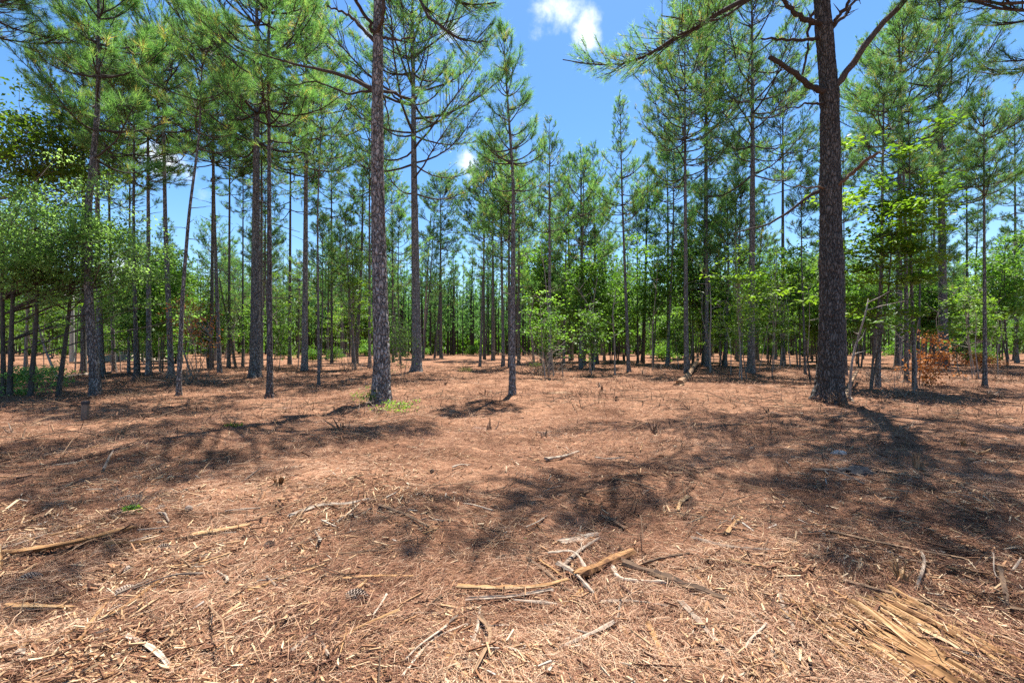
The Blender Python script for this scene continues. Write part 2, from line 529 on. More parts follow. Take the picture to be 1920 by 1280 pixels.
def trunk_mesh(mb, rng, cfun, H, r0, sides, rings, flare=.35, rough=.0, mat_i=0, collar=None):
    zs = np.linspace(-.15, H, rings)
    zs = -.15 + (H + .15) * np.linspace(0, 1, rings) ** 1.15
    c = np.array([cfun(q) for q in zs])
    tz = np.clip(zs / H, 0, 1)
    r = r0 * ((1 - tz) ** .8 * .93 + .07) * (1 + flare * np.exp(-np.maximum(zs, 0) / .28) + .10 * np.exp(-np.maximum(zs, 0) / 1.2))
    if collar is not None:
        for zcol, amp, wid in collar:
            r = r * (1 + amp * np.exp(-((zs - zcol) / wid) ** 2))
    th = np.arange(sides) * 2 * np.pi / sides
    # lobed foot and bark plates as real relief
    ph = rng.uniform(0, 6.28, 3)
    lob = 1 + (np.exp(-np.maximum(zs, 0) / .25)[:, None]) * .24 * (np.sin(3 * th + ph[0]) + .6 * np.sin(5 * th + ph[1]))
    if rough > 0:
        arc = th[None, :] * r0 * 1.0
        s_ = .055
        zz = np.broadcast_to(zs[:, None], (rings, sides)); aa = np.broadcast_to(arc, (rings, sides))
        # wrap the noise round the trunk with two blended copies
        w = (th / (2 * np.pi))[None, :]
        per = 2 * np.pi * r0
        n1 = vn(aa / s_, zz / (s_ * 2.6), 11); n2 = vn((aa - per) / s_, zz / (s_ * 2.6), 11)
        nn = n1 * (1 - w) + n2 * w
        ridge = np.abs(nn - .5) * 2
        n3 = vn(aa / .16, zz / .4, 12) * (1 - w) + vn((aa - per) / .16, zz / .4, 12) * w
        lob = lob + (np.minimum(ridge * 2.6, 1) - .6) * rough / r0 + (n3 - .5) * rough * .9 / r0
    rr = r[:, None] * lob
    X = c[:, 0:1] + rr * np.cos(th); Y = c[:, 1:2] + rr * np.sin(th)
    V = np.stack([X, Y, np.broadcast_to(zs[:, None], X.shape)], -1).reshape(-1, 3)
    idx = np.arange(rings * sides).reshape(rings, sides)
    a = idx[:-1]; b = np.roll(a, -1, 1); d = idx[1:]; cc = np.roll(d, -1, 1)
    mb.add(V, np.stack([a, b, cc, d], -1).reshape(-1, 4), mat_i)


def centre_fun(pts):
    """pts: list of (z, x, y) local offsets -> smooth centre line"""
    pts = sorted(pts)
    z = np.array([p[0] for p in pts]); x = np.array([p[1] for p in pts]); y = np.array([p[2] for p in pts])
    if len(pts) > 2:
        zz = np.linspace(z[0], z[-1], 120)
        k = np.hanning(21); k /= k.sum()
        def sm(v):
            g = np.interp(zz, z, v)
            gp = np.concatenate([2 * g[0] - g[10:0:-1], g, 2 * g[-1] - g[-2:-12:-1]])
            return np.convolve(gp, k, 'valid')
        xs, ys = sm(x), sm(y)
        return lambda q: (np.interp(q, zz, xs), np.interp(q, zz, ys))
    return lambda q: (np.interp(q, z, x), np.interp(q, z, y))


def pine_meshes(seed, H, r0, zc, rc, d, style='round', nl=None, dens=None, cfun=None, rough=0.0, bark=None, tone0=.45, bigtuft=1.0, stubs=11, collar=None, detail=1.0, flare=.35):
    rng = np.random.default_rng(seed)
    if cfun is None:
        bx, by = rng.normal(0, .012 * H, 2)
        cfun = centre_fun([(-.2, 0, 0), (H * .5, bx, by), (H, bx * .4 + rng.normal(0, .1), by * .4)])
    nl = nl or int(16 + (H - zc) * 4.2)
    near = d < 16
    sides = 56 if rough > 0 else (16 if d < 28 else 8)
    rings = int(H / .035) if rough > 0 else (40 if d < 28 else 14)
    tb = MB()
    trunk_mesh(tb, rng, cfun, H, r0, sides, rings, flare, rough, collar=collar)
    P, R = make_limbs(rng, cfun, H, zc, rc, nl, style, r0)
    V, Q = tubes(P, R, 7 if d < 20 else 5 if d < 35 else 3)
    tb.add(V, Q, 1)
    # dead stubs below the crown
    if stubs:
        ks = stubs
        z = rng.uniform(zc * .35, zc * 1.0, ks); az = rng.uniform(0, 6.28, ks); L = rng.uniform(.15, .9, ks) * min(1, rc / 2)
        s = np.linspace(0, 1, 7)
        c = np.array([cfun(q) for q in z])
        a = az[:, None] + rng.normal(0, .1, (ks, 7)).cumsum(1)
        Ps = np.stack([c[:, :1] + np.cos(a) * s * L[:, None], c[:, 1:] + np.sin(a) * s * L[:, None], z[:, None] + s * L[:, None] * rng.uniform(-.3, .5, (ks, 1))], -1)
        Rs = np.full((ks, 1), min(.018, r0 * .2)) * (1 - .6 * s)
        V, Q = tubes(Ps, Rs, 4)
        tb.add(V, Q, 1)
    cb = MB()
    nb = int(np.clip(460 / d, 10, 34) * detail)
    bw = max(.0065, d * .00062) / detail ** .5
    dens = dens or (6.9 if d < 20 else 7.2 if d < 35 else 7.2) * rng.uniform(.78, 1.25)
    crown_from_limbs(cb, rng, P, dens, nb, .235 * bigtuft * (1 + .15 * (d > 28)), bw * bigtuft, tone0, tw_r=.010, twigs=d < 60)
    return tb.mesh("pine_trunk", [bark or M_BARK, M_TWIG], True), cb.mesh("pine_crown", [M_NEEDLE, M_TWIG], False), cfun, P


def place_pine(base, meshes, label, group=None, rotz=0, scale=1, name="pine_tree"):
    t = empty(name, base, label, "pine tree", group)
    t.rotation_euler = (0, 0, rotz)
    t.scale = (scale, scale, scale)
    link("trunk", meshes[0], t); link("crown", meshes[1], t)
    return t


def px_pine(seed, px, py, w, path, top, cb, hw, label, style='round', group=None, **kw):
    """a pine given by its foot, trunk width and heights in photo pixels; the depth comes from the foot on the ground"""
    b = at(px, py); d = b[1]
    b[2] = float(gh(b[0], b[1])) - .03
    k = d / F
    Z = lambda y: CAMZ + (HY - y) * k - b[2]
    H = Z(top)
    rng = np.random.default_rng(seed + 999)
    pts = [(-.2, 0, 0)]
    lx, lz = 0, 0
    for (qx, qy) in path:
        pts.append((Z(qy), (qx - px) * k, rng.normal(0, .06)))
    last = pts[-1]
    prev = pts[-2]
    if H > last[0] + .5:
        sl = (last[1] - prev[1]) / max(last[0] - prev[0], .5)
        pts.append((H, last[1] + sl * .5 * (H - last[0]), last[2]))
    cf = centre_fun(pts)
    r0 = w * k * .5 / 1.22
    ms = pine_meshes(seed, H, r0, Z(cb), hw * k, d, style, cfun=cf, **kw)
    return place_pine(b, ms, label, group), ms, b, cf


# ------------------------------------------------------------------ hardwoods
def leaves(mb, rng, pos, size, tone, flat=.6, mat_i=0, aspect=.5):
    k = len(pos)
    nrmv = nrm(rng.normal(size=(k, 3)) * (1 - flat) + np.array([0, 0, 1.]) * flat)
    a = nrm(np.cross(nrmv, nrm(rng.normal(size=(k, 3)))))
    b = np.cross(nrmv, a)
    s = size * rng.uniform(.6, 1.25, (k, 1))
    droop = np.array([0, 0, 1.]) * s * rng.uniform(0, .3, (k, 1))
    V = np.stack([pos, pos + a * s * .5 + b * s * aspect * .6 + droop * .2, pos + a * s - droop, pos + a * s * .5 - b * s * aspect * .6 + droop * .2], 1).reshape(-1, 3)
    mb.add(V, np.arange(len(V)).reshape(-1, 4), mat_i, tone)


def hardwood_meshes(seed, stems, cc, cr, nclump, nleaf, leaf, leafmat, barkmat, r0=.06, clump=.38, flat=.55, tone0=.5, low=0.0):
    """stems: list of (foot xyz, head xyz); crown ellipsoid centre cc, radii cr (local metres)"""
    rng = np.random.default_rng(seed)
    cc = np.array(cc, float); cr = np.array(cr, float)
    tb, cbm = MB(), MB()
    heads = []
    for fo, he in stems:
        fo = np.array(fo, float); he = np.array(he, float)
        mid = (fo + he) / 2 + rng.normal(0, .022, 3) * np.linalg.norm(he - fo) * np.array([1, 1, .2])
        p = smooth_path([fo - np.array([0, 0, .12]), fo * .85 + mid * .15 + np.array([0, 0, .02]), mid, he], 18)
        s = np.linspace(0, 1, 18)
        rr = r0 * (1 - .7 * s) * (1 + .35 * np.exp(-s * 14))
        V, Q = tubes(p[None], rr[None], 10)
        tb.add(V, Q, 0)
        heads.append(p)
    # clump centres through the shell of an uneven crown
    v = nrm(rng.normal(size=(nclump, 3)))
    azv = np.arctan2(v[:, 1], v[:, 0])
    lobe = .45 + 1.05 * vn(np.cos(azv) * 1.6 + 5 + seed, np.sin(azv) * 1.6 + v[:, 2] * 2.6 + 5, seed)
    rad = rng.uniform(.2, 1.0, (nclump, 1)) ** .6
    C = cc + v * rad * cr * lobe[:, None] * (1 + .16 * rng.normal(size=(nclump, 1)))
    C[:, 2] = C[:, 2] * .45 + .55 * (np.round(C[:, 2] / (.16 * cr[2])) * .16 * cr[2])
    C = C[C[:, 2] > low]
    nclump = len(C)
    si = rng.integers(0, len(heads), nclump)
    S = np.empty((nclump, 3))
    for q in range(nclump):
        h_ = heads[si[q]]
        hd = np.hypot(*(h_[:, :2] - C[q, :2]).T)
        S[q] = h_[np.argmin(np.abs(h_[:, 2] - (C[q, 2] - .35 * hd)))]
    M1 = S * .6 + C * .4 + rng.normal(0, .08, (nclump, 3)) + np.array([0, 0, .12])
    M2 = S * .25 + C * .75 + rng.normal(0, .08, (nclump, 3)) + np.array([0, 0, .08])
    P = np.stack([S, M1, M2, C], 1)
    L = np.linalg.norm(C - S, axis=1)
    R = np.stack([np.minimum(r0 * .28, .004 + .005 * L)] * 4, 1) * np.array([1, .75, .5, .25])
    V, Q = tubes(P, R, 4)
    cbm.add(V, Q, 1)
    n = nclump * nleaf
    ci = np.repeat(np.arange(nclump), nleaf)
    g = rng.normal(size=(n, 3)) * clump * np.array([1, 1, .34])
    pos = C[ci] + g
    tone = np.clip(rng.normal(tone0, .26, nclump)[ci] + rng.normal(0, .14, n), 0, 1)
    leaves(cbm, rng, pos, leaf, tone, flat)
    return tb.mesh("hardwood_trunk", [barkmat], True), cbm.mesh("hardwood_crown", [leafmat, barkmat], False)


def place_tree(base, meshes, label, cat, group=None, name="leafy_tree", rotz=0, scale=1):
    t = empty(name, base, label, cat, group)
    t.rotation_euler = (0, 0, rotz); t.scale = (scale,) * 3
    if meshes[0] is not None:
        link("trunk" if "tree" in name or "sapling" in name else "stem", meshes[0], t)
    link("crown", meshes[1], t)
    return t


# ------------------------------------------------------------------ sticks and wood
def stick_mesh(rng, pts, r, sides=9, rings=14, flat=1.0, taper=.6, jag=1.0, ridge=.25, tone=(.3, .7), mats=None, knots=0):
    """a broken stick along pts (local), irregular section, ragged ends"""
    p = smooth_path(pts, rings)
    L = np.linalg.norm(p[-1] - p[0])
    T = nrm(np.gradient(p, axis=0))
    up = np.array([0, 0, 1.]) if abs(T[0, 2]) < .8 else np.array([1., 0, 0])
    A = nrm(np.cross(T, up)); B = np.cross(A, T)
    th = np.arange(sides) * 2 * np.pi / sides + rng.uniform(0, 1)
    side_r = 1 + ridge * rng.normal(size=sides)
    side_r = np.clip(side_r, .45, 1.6)
    s = np.linspace(0, 1, rings)
    along = (1 - (1 - taper) * s) * (1 + .16 * rng.normal(size=rings))
    rr = r * along[:, None] * side_r[None] * (1 + .10 * rng.normal(size=(rings, sides)))
    V = p[:, None] + rr[..., None] * (A[:, None] * np.cos(th)[None, :, None] + B[:, None] * np.sin(th)[None, :, None] * flat)
    V[0] -= T[0] * (rng.uniform(0, 2.2, sides) * r * jag)[:, None]
    V[-1] += T[-1] * (rng.uniform(0, 2.6, sides) * r * jag)[:, None]
    mb = MB()
    idx = np.arange(rings * sides).reshape(rings, sides)
    a = idx[:-1]; b = np.roll(a, -1, 1); d = idx[1:]; c = np.roll(d, -1, 1)
    st = rng.uniform(*tone, sides)
    tn = np.clip(st[None, :] + rng.normal(0, .10, (rings - 1, sides)) + .45 * (vn(np.arange(rings - 1)[:, None] / 2.3 + 7 * r, np.arange(sides)[None, :] / 1.6, int(r * 1e5) % 97) - .5), 0, 1).ravel()
    mb.add(V.reshape(-1, 3), np.stack([a, b, c, d], -1).reshape(-1, 4), 0, tn)
    base = mb.n
    mb.V.append(np.stack([V[0].mean(0) + T[0] * r * .5, V[-1].mean(0) - T[-1] * r * .5])); mb.n += 2
    ring0 = idx[0]; ring1 = idx[-1]
    mb.more(np.stack([np.roll(ring0, -1), ring0, np.full(sides, base)], 1), 0, 0, tone[1])
    mb.more(np.stack([ring1, np.roll(ring1, -1), np.full(sides, base + 1)], 1), 0, 0, tone[1])
    return mb.mesh("stick", mats or [M_WOOD], False)


def px_stick(seed, pts, wpx, label, name="stick", cat="stick", material=None, flat=.8, taper=.7, tone=(.3, .8), lift=.6, ridge=.25, group=None, rise=None, sides=9, bend=.03):
    """stick lying on the ground through photo pixels"""
    rng = np.random.default_rng(seed)
    W = np.array([at(x, y) for x, y in pts])
    d = W[:, 1].mean()
    r = wpx * d / F * .5
    W[:, 2] = gh(W[:, 0], W[:, 1]) + r * lift * flat
    if rise is not None:
        W[:, 2] += np.array(rise)
    if rise is None:
        q = smooth_path(W, 24)
        s = np.linspace(0, 1, 24)
        g = gh(q[:, 0], q[:, 1])
        c1, c0 = np.polyfit(s, g, 1)
        off = np.quantile(g - (c0 + c1 * s), .93) + .010
        W[:, 2] = c0 + c1 * np.linspace(0, 1, len(W)) + off + r * lift * flat
    if len(W) == 2:
        m = W.mean(0) + rng.normal(0, bend, 3) * np.linalg.norm(W[1] - W[0]) * np.array([1, 1, .15])
        W = np.array([W[0], m, W[1]])
    c = W.mean(0)
    o = link(name, stick_mesh(rng, W - c, r, flat=flat, taper=taper, tone=tone, mats=[material or M_WOOD], ridge=ridge, sides=sides, rings=max(10, int(10 + np.linalg.norm(W[-1] - W[0]) * 8))), loc=c)
    return tag(o, label, cat, group)


exec_order = []

# =================================================================== BUILD
build_world()
MG = ground_mat()
RNG = np.random.default_rng(5)


def build_ground():
    n = 940
    k = 6.0
    u = np.linspace(-1, 1, n)
    q = 420 * np.sinh(k * u) / np.sinh(k)
    X, Y = np.meshgrid(q, q + 3.5)
    Z = gh(X, Y)
    V = np.stack([X, Y, Z], -1).reshape(-1, 3)
    idx = np.arange(n * n).reshape(n, n)
    Q = np.stack([idx[:-1, :-1], idx[:-1, 1:], idx[1:, 1:], idx[1:, :-1]], -1).reshape(-1, 4)
    mb = MB(); mb.add(V, Q)
    o = link("ground", mb.mesh("ground", [MG], True))
    tag(o, "forest floor of rusty pine straw and bare patches between the trunks", None, None, "structure")


build_ground()


def scatter(rng, n, screen=.72, pmin=668, pmax=1330, dmax=26):
    ns = int(n * screen)
    py = rng.uniform(pmin, pmax, ns)
    d = CAMZ * F / (py - HY)
    px = rng.uniform(-420, 2340, ns)
    x = (px - CX) / F * d
    nw = n - ns
    d2 = np.sqrt(rng.uniform(1, dmax ** 2, nw))
    x2 = rng.uniform(-1.6, 1.6, nw) * d2
    return np.concatenate([x, x2]), np.concatenate([d, d2])


def build_litter():
    rng = np.random.default_rng(21)
    # pine straw
    n = 330000
    x, y = scatter(rng, n)
    clump = vn(x / .9, y / .9, 31) * .6 + vn(x / .25, y / .25, 32) * .4
    keep = rng.uniform(size=n) < .35 + 1.1 * clump
    x, y = x[keep], y[keep]; clump = clump[keep]; n = len(x)
    ang = 6.283 * vn(x / 1.3, y / 1.3, 33) * 1.3 + rng.normal(0, .8, n)
    L = rng.uniform(.05, .16, n) * (1 + .03 * y)
    w = np.maximum(rng.uniform(.0010, .0022, n), y * .00042)
    z = gh(x, y) + rng.exponential(.010, n)
    tilt = rng.normal(0, .13, n)
    dx, dy, dz = np.cos(ang) * L, np.sin(ang) * L, tilt * L
    bend = rng.normal(0, .2, n) * L
    nx, ny = -np.sin(ang), np.cos(ang)
    p0 = np.stack([x - dx / 2, y - dy / 2, z - dz / 2], -1); p2 = np.stack([x + dx / 2, y + dy / 2, z + dz / 2], -1)
    pm = np.stack([x + nx * bend, y + ny * bend, z + .08 * L], -1)
    wv = np.stack([nx * w, ny * w, rng.normal(0, .5, n) * w], -1)
    V = np.stack([p0 - wv * .5, p0 + wv * .5, pm + wv * .5, pm - wv * .5, p2], 1).reshape(-1, 3)
    b = np.arange(n)[:, None] * 5
    tone = np.clip(.52 + .50 * (vn(x / 1.3, y / 1.3, 36) - .5) + .40 * (vn(x / .28, y / .28, 37) - .5) + rng.normal(0, .30, n), 0, 1)
    mb = MB()
    mb.add(V, b + np.array([[0, 1, 2, 3]]), 0, tone)
    mb.more(b + np.array([[3, 2, 4]]), 0, 0, tone)
    o = link("pine_straw", mb.mesh("pine_straw", [M_STRAW], False))
    tag(o, "rusty fallen pine needles strewn over the forest floor", None, None, "stuff")
    # mulched chips: thin tapered slivers with a thickness
    n = 260000
    x, y = scatter(rng, n, .8, 675)
    cl = vn(x / 1.4, y / 1.4, 41) * .5 + vn(x / .35, y / .35, 42) * .5
    near = np.clip(1.25 - y / 9, .25, 1.1)
    keep = rng.uniform(size=n) < (.05 + 1.9 * cl ** 2.2) * near
    x, y = x[keep], y[keep]; n = len(x)
    ang = 6.283 * vn(x / 1.6, y / 1.6, 43) * 1.3 + rng.normal(0, .75, n)
    L = np.clip(rng.lognormal(-3.55, .68, n), .008, .22) * (1 + .04 * y)
    w = L * rng.uniform(.08, .34, n) * .75
    w = np.minimum(w, .006 + .012 * rng.uniform(size=n) * (1 + .06 * y))
    h = np.minimum(w * .28, .006)
    z = gh(x, y) + rng.exponential(.009, n) + .005
    A = np.stack([np.cos(ang), np.sin(ang), rng.normal(0, .13, n)], -1)
    Nn = nrm(np.stack([rng.normal(0, .28, n), rng.normal(0, .28, n), np.ones(n)], -1))
    A = nrm(A - Nn * (A * Nn).sum(1, keepdims=True)); B = np.cross(Nn, A)
    c = np.stack([x, y, z], -1)
    e = rng.uniform(.25, 1.0, (n, 4, 1))
    Lx, Wx, Hx = L[:, None], w[:, None], h[:, None]
    sk = rng.uniform(.3, .55, (n, 4, 1))
    top = [c - A * Lx * sk[:, 0] - B * Wx * .5 * e[:, 0], c - A * Lx * sk[:, 1] + B * Wx * .5 * e[:, 1], c + A * Lx * sk[:, 2] + B * Wx * .5 * e[:, 2], c + A * Lx * sk[:, 3] - B * Wx * .5 * e[:, 3]]
    V = np.stack([p + Nn * Hx for p in top] + [p - Nn * Hx for p in top], 1).reshape(-1, 3)
    b = np.arange(n)[:, None] * 8
    tone = np.clip(rng.beta(1.3, 1.6, n) + .35 * (vn(x / .7, y / .7, 47) - .5), 0, 1)
    mb = MB()
    mb.add(V, b + np.array([[0, 3, 2, 1]]), 0, tone)
    for q in ([0, 1, 5, 4], [1, 2, 6, 5], [2, 3, 7, 6], [3, 0, 4, 7]):
        mb.more(b + np.array([q]), 0, 0, tone * .85)
    o = link("wood_chips", mb.mesh("wood_chips", [M_LITTER], False))
    tag(o, "pale mulched wood chips and bark slivers spread across the ground", None, None, "stuff")


build_litter()


def build_stubble():
    rng = np.random.default_rng(29)
    mb = MB()
    n = 30000
    x, y = scatter(rng, n, .45, 668, 1250, 34)
    cl = vn(x / 1.9, y / 1.9, 51)
    keep = rng.uniform(size=n) < np.clip((cl - .35) * 2.4, .08, 1) * np.clip((y - 2) / 8, .06, 1)
    x, y = x[keep], y[keep]; n = len(x)
    up = rng.uniform(size=n) < np.clip((y - 5) / 12, 0, .45)
    L = np.where(up, rng.uniform(.05, .22, n), rng.uniform(.15, .9, n))
    el = np.where(up, rng.uniform(.5, 1.5, n), rng.normal(.03, .12, n))
    az = rng.uniform(0, 6.28, n)
    dv = np.stack([np.cos(az) * np.cos(el), np.sin(az) * np.cos(el), np.sin(el)], -1) * L[:, None]
    p = np.stack([x, y, gh(x, y) + np.where(up, -.01, .015)], -1)
    P = np.stack([p, p + dv * .5 + rng.normal(0, .06, (n, 3)) * L[:, None], p + dv], 1)
    r = rng.uniform(.002, .007, n) * np.clip(y / 6, .7, 1.6)
    V, Q = tubes(P, np.stack([r, r * .8, r * .45], 1), 4)
    tone = np.repeat(rng.beta(1.2, 1.3, n), 8)
    mb.add(V, Q, 0, tone)
    o = link("twig_debris", mb.mesh("twig_debris", [M_WOODDARK], False))
    tag(o, "broken twigs and stubble littering the cleared ground between the trees", None, None, "stuff")
    # tousled straw heaps with needles standing out of them
    mb = MB()
    n = 4200
    x, y = scatter(rng, n, .5, 668, 860, 34)
    fx, fy = [], []
    for o in SC.objects:
        if o.get('category') == 'pine tree' and o.location.y < 34:
            for q in range(7):
                a = rng.uniform(0, 6.28); rr_ = rng.uniform(.12, .55)
                fx.append(o.location.x + math.cos(a) * rr_); fy.append(o.location.y + math.sin(a) * rr_)
    x = np.concatenate([x, fx]); y = np.concatenate([y, fy]); n = len(x)
    k = 36
    ci = np.repeat(np.arange(n), k)
    rr = rng.uniform(.08, .30, n)[ci]
    g = rng.normal(size=(n * k, 2)) * rr[:, None]
    px_, py_ = x[ci] + g[:, 0], y[ci] + g[:, 1]
    hz = 1.1 * rr * np.exp(-(g ** 2).sum(1) / (2 * rr ** 2)) * rng.uniform(.2, 1, n * k)
    pos = np.stack([px_, py_, gh(px_, py_) + hz], -1)
    az = rng.uniform(0, 6.28, n * k)
    L = rng.uniform(.08, .24, n * k)
    dv = np.stack([np.cos(az) * L, np.sin(az) * L, rng.normal(0.05, .3, n * k) * L], -1)
    wv = np.stack([-np.sin(az), np.cos(az), np.zeros(n * k)], -1) * np.maximum(.003, py_ * .0005)[:, None]
    V = np.stack([pos - dv / 2, pos + wv, pos + dv / 2], 1).reshape(-1, 3)
    mb.add(V, np.arange(len(V)).reshape(-1, 3), 0, np.clip(rng.normal(.36, .24, n)[ci] + rng.normal(0, .15, n * k), 0, 1))
    o = link("straw_heaps", mb.mesh("straw_heaps", [M_STRAW], False))
    tag(o, "tousled heaps of rusty straw on the ground between the trees", None, None, "stuff")


# ---- the pines one can tell apart, nearest first: (seed, px, py, width, trunk path, top, crown foot, half width, style, label, extra)
PINES = [
    (1, 182, 738, 19, [(167, 560), (166, 400), (178, 200), (178, 0)], -140, 300, 150, 'sparse', "tall crooked pine with open tufted crown, behind the grey marker post", dict(bigtuft=1.45, nl=34, dens=5.0, rough=.012, tone0=.55)),
    (2, 157, 700, 11, [(155, 400)], 60, 330, 70, 'round', "dark straight pine just left of the crooked tufted pine", {}),
    (3, 191, 705, 13, [(183, 500), (186, 300)], -30, 250, 85, 'round', "dark pine pressed close behind the right side of the crooked tufted pine", {}),
    (4, 214, 695, 8, [(207, 420)], 170, 380, 50, 'round', "slender pine with sunlit grey foot before the pale bank", {}),
    (5, 241, 700, 6, [(243, 430)], 150, 380, 48, 'cone', "thin straight pine standing in front of the pale bank's right end", {}),
    (6, 256, 712, 9, [(252, 420), (252, 200)], 80, 310, 75, 'round', "slim pine with pale foot right of the pale bank", {}),
    (7, 279, 705, 11, [(276, 420)], 60, 300, 80, 'round', "dark pine beside the leafy understory tree on the left", {}),
    (8, 322, 710, 12, [(312, 420)], -10, 270, 95, 'round', "brown pine directly behind the pale leaning pine", {}),
    (9, 334, 738, 10, [(343, 560), (357, 400), (368, 250)], 30, 240, 80, 'round', "pale slender pine leaning to the right above dead brown twigs", dict(tone0=.5)),
    (10, 396, 695, 9, [(398, 400)], 100, 310, 62, 'round', "left one of two close dark pines near the thin slanting sapling", {}),
    (11, 412, 700, 9, [(404, 400)], 50, 300, 70, 'round', "right one of two close dark pines near the thin slanting sapling", {}),
    (12, 429, 690, 7, [(431, 400)], 120, 330, 55, 'round', "greyish pine just behind the thin slanting sapling", {}),
    (13, 455, 690, 5, [(456, 400)], 190, 380, 40, 'cone', "very thin pine left of the thick sunlit brown pine", {}),
    (14, 478, 708, 22, [(480, 250)], -120, 260, 140, 'round', "thick sunlit brown pine left of the slim dark pine", dict(rough=.018, nl=60)),
    (15, 490, 695, 8, [(491, 400)], 110, 320, 60, 'round', "dark slim pine touching the right side of the thick sunlit brown pine", {}),
    (16, 506, 738, 13, [(507, 200)], -80, 230, 120, 'round', "slim dark pine with a straight bare trunk and broad shadow at foot", dict(rough=.010, nl=55)),
    (17, 543, 685, 8, [(545, 420)], 150, 360, 55, 'round', "two-toned pine between the slim dark pine and a thick dark trunk", {}),
    (18, 571, 698, 14, [(573, 300)], -10, 300, 105, 'round', "thick dark trunk pine right of the slim dark pine", {}),
    (19, 598, 722, 6, [(594, 400), (600, 250)], 120, 320, 60, 'cone', "thin crooked reddish pine left of the big plated pine", {}),
    (20, 622, 684, 6, [(622, 400)], 220, 390, 45, 'round', "thin straight pine midway between the reddish thin one and the big plated pine", {}),
    (22, 693, 690, 7, [(692, 300)], 170, 340, 60, 'round', "thin pine half hidden by the left side of the big plated pine", {}),
    (23, 782, 700, 22, [(776, 300)], -60, 330, 140, 'round', "dark pine with wide spreading limbs, right behind the big plated pine", dict(rough=.014, nl=60)),
    (25, 827, 672, 7, [(826, 450)], 330, 440, 45, 'round', "forked greyish pine beyond the track in the central gap", {}),
    (26, 908, 674, 6, [(907, 450)], 300, 430, 42, 'round', "slender pine left of the three behind the small central pine", {}),
    (27, 925, 676, 8, [(924, 450)], 280, 420, 50, 'round', "middle slender pine of the three behind the small central pine", {}),
    (28, 944, 690, 8, [(940, 450)], 250, 420, 50, 'round', "nearest dark-footed pine left beside the small central pine", {}),
    (29, 960, 743, 14, [(963, 350), (945, 90)], 55, 345, 74, 'cone', "small central pine with full pointed crown and slightly bowed trunk", dict(nl=54, dens=6.2, rough=.008)),
    (30, 972, 684, 7, [(973, 450)], 310, 430, 42, 'round', "thin pine right behind the bowed central pine", {}),
    (31, 1031, 695, 9, [(1030, 420)], 230, 420, 60, 'cone', "straight pine rising from brush right of the small central pine", {}),
    (32, 1070, 678, 8, [(1066, 450)], 300, 440, 48, 'round', "dark twisting pine beside the leafy tree in the middle distance", {}),
    (33, 1094, 685, 11, [(1090, 430)], 270, 450, 62, 'cone', "dark upright pine with light green leaves behind it", {}),
    (35, 1179, 695, 8, [(1165, 350)], 185, 400, 62, 'cone', "young pointed pine leaning left, alone against the blue sky", dict(nl=60)),
    (36, 1196, 680, 5, [(1194, 450)], 330, 460, 40, 'cone', "thin dark pine right of the young pointed leaning pine", {}),
    (37, 1253, 680, 8, [(1252, 450)], 260, 430, 50, 'round', "dark pine against the shady hardwoods, left of the sunlit straight pine", {}),
    (38, 1287, 697, 11, [(1285, 300)], 30, 320, 75, 'round', "sunlit straight pine with pale bark above a tilted broken log", {}),
    (39, 1322, 684, 14, [(1324, 200)], -20, 300, 110, 'round', "sturdy pine with brown bark next to the sunlit straight pine", {}),
    (40, 1381, 674, 6, [(1379, 450)], 250, 420, 45, 'round', "dark slim pine in shade left of the knobbly plated pine", {}),
    (41, 1408, 697, 16, [(1412, 330), (1410, 150)], -60, 320, 110, 'round', "knobbly plated pine with a broken stub and full crown", dict(nl=60)),
    (42, 1468, 684, 10, [(1468, 330)], 150, 340, 65, 'round', "pale sunlit pine left of the huge dark pine", {}),
    (43, 1510, 700, 5, [(1506, 500)], 300, 430, 42, 'cone', "spindly reddish pine close to the left of the huge dark pine", {}),
    (45, 1587, 703, 5, [(1583, 480)], 260, 400, 42, 'cone', "spindly pine just visible right of the huge dark pine", {}),
    (47, 1645, 725, 10, [(1652, 480)], 120, 330, 70, 'cone', "pale mottled pine standing under the bright green leaves", {}),
    (48, 1685, 688, 14, [(1686, 400)], 40, 300, 90, 'round', "dark thick pine behind the rusty dead shrub's left side", {}),
    (49, 1700, 715, 9, [(1700, 450), (1690, 280)], 20, 290, 95, 'round', "brown pine with a ragged old nest of twigs halfway up", {}),
    (50, 1715, 730, 8, [(1708, 480)], 200, 380, 55, 'cone', "grey pine at the left edge of the rusty dead shrub", {}),
    (51, 1770, 688, 18, [(1766, 200)], -60, 350, 120, 'round', "thick dark pine behind the rusty dead shrub's right side", dict(nl=56)),
    (52, 1753, 680, 7, [(1751, 450)], 240, 400, 45, 'round', "slim pine just left of the thick dark one beyond the dead shrub", {}),
    (53, 1815, 682, 6, [(1813, 450)], 220, 400, 45, 'round', "thin dark pine between the dead shrub and the slender edge pine", {}),
    (54, 1847, 727, 8, [(1846, 350)], 180, 350, 62, 'cone', "slender young pine with blue-green top near the right edge", dict(nl=44)),
    (55, 1906, 680, 7, [(1904, 450)], 180, 380, 55, 'round', "dark pine trunk at the extreme right edge", {}),
]
for (sd, px, py, w, path, top, cbt, hw, style, label, kw) in PINES:
    px_pine(sd, px, py, w, path, top, cbt + (35 if style != 'sparse' else 0), hw * (1.16 if style == 'round' else 1.08), label, style, **kw)


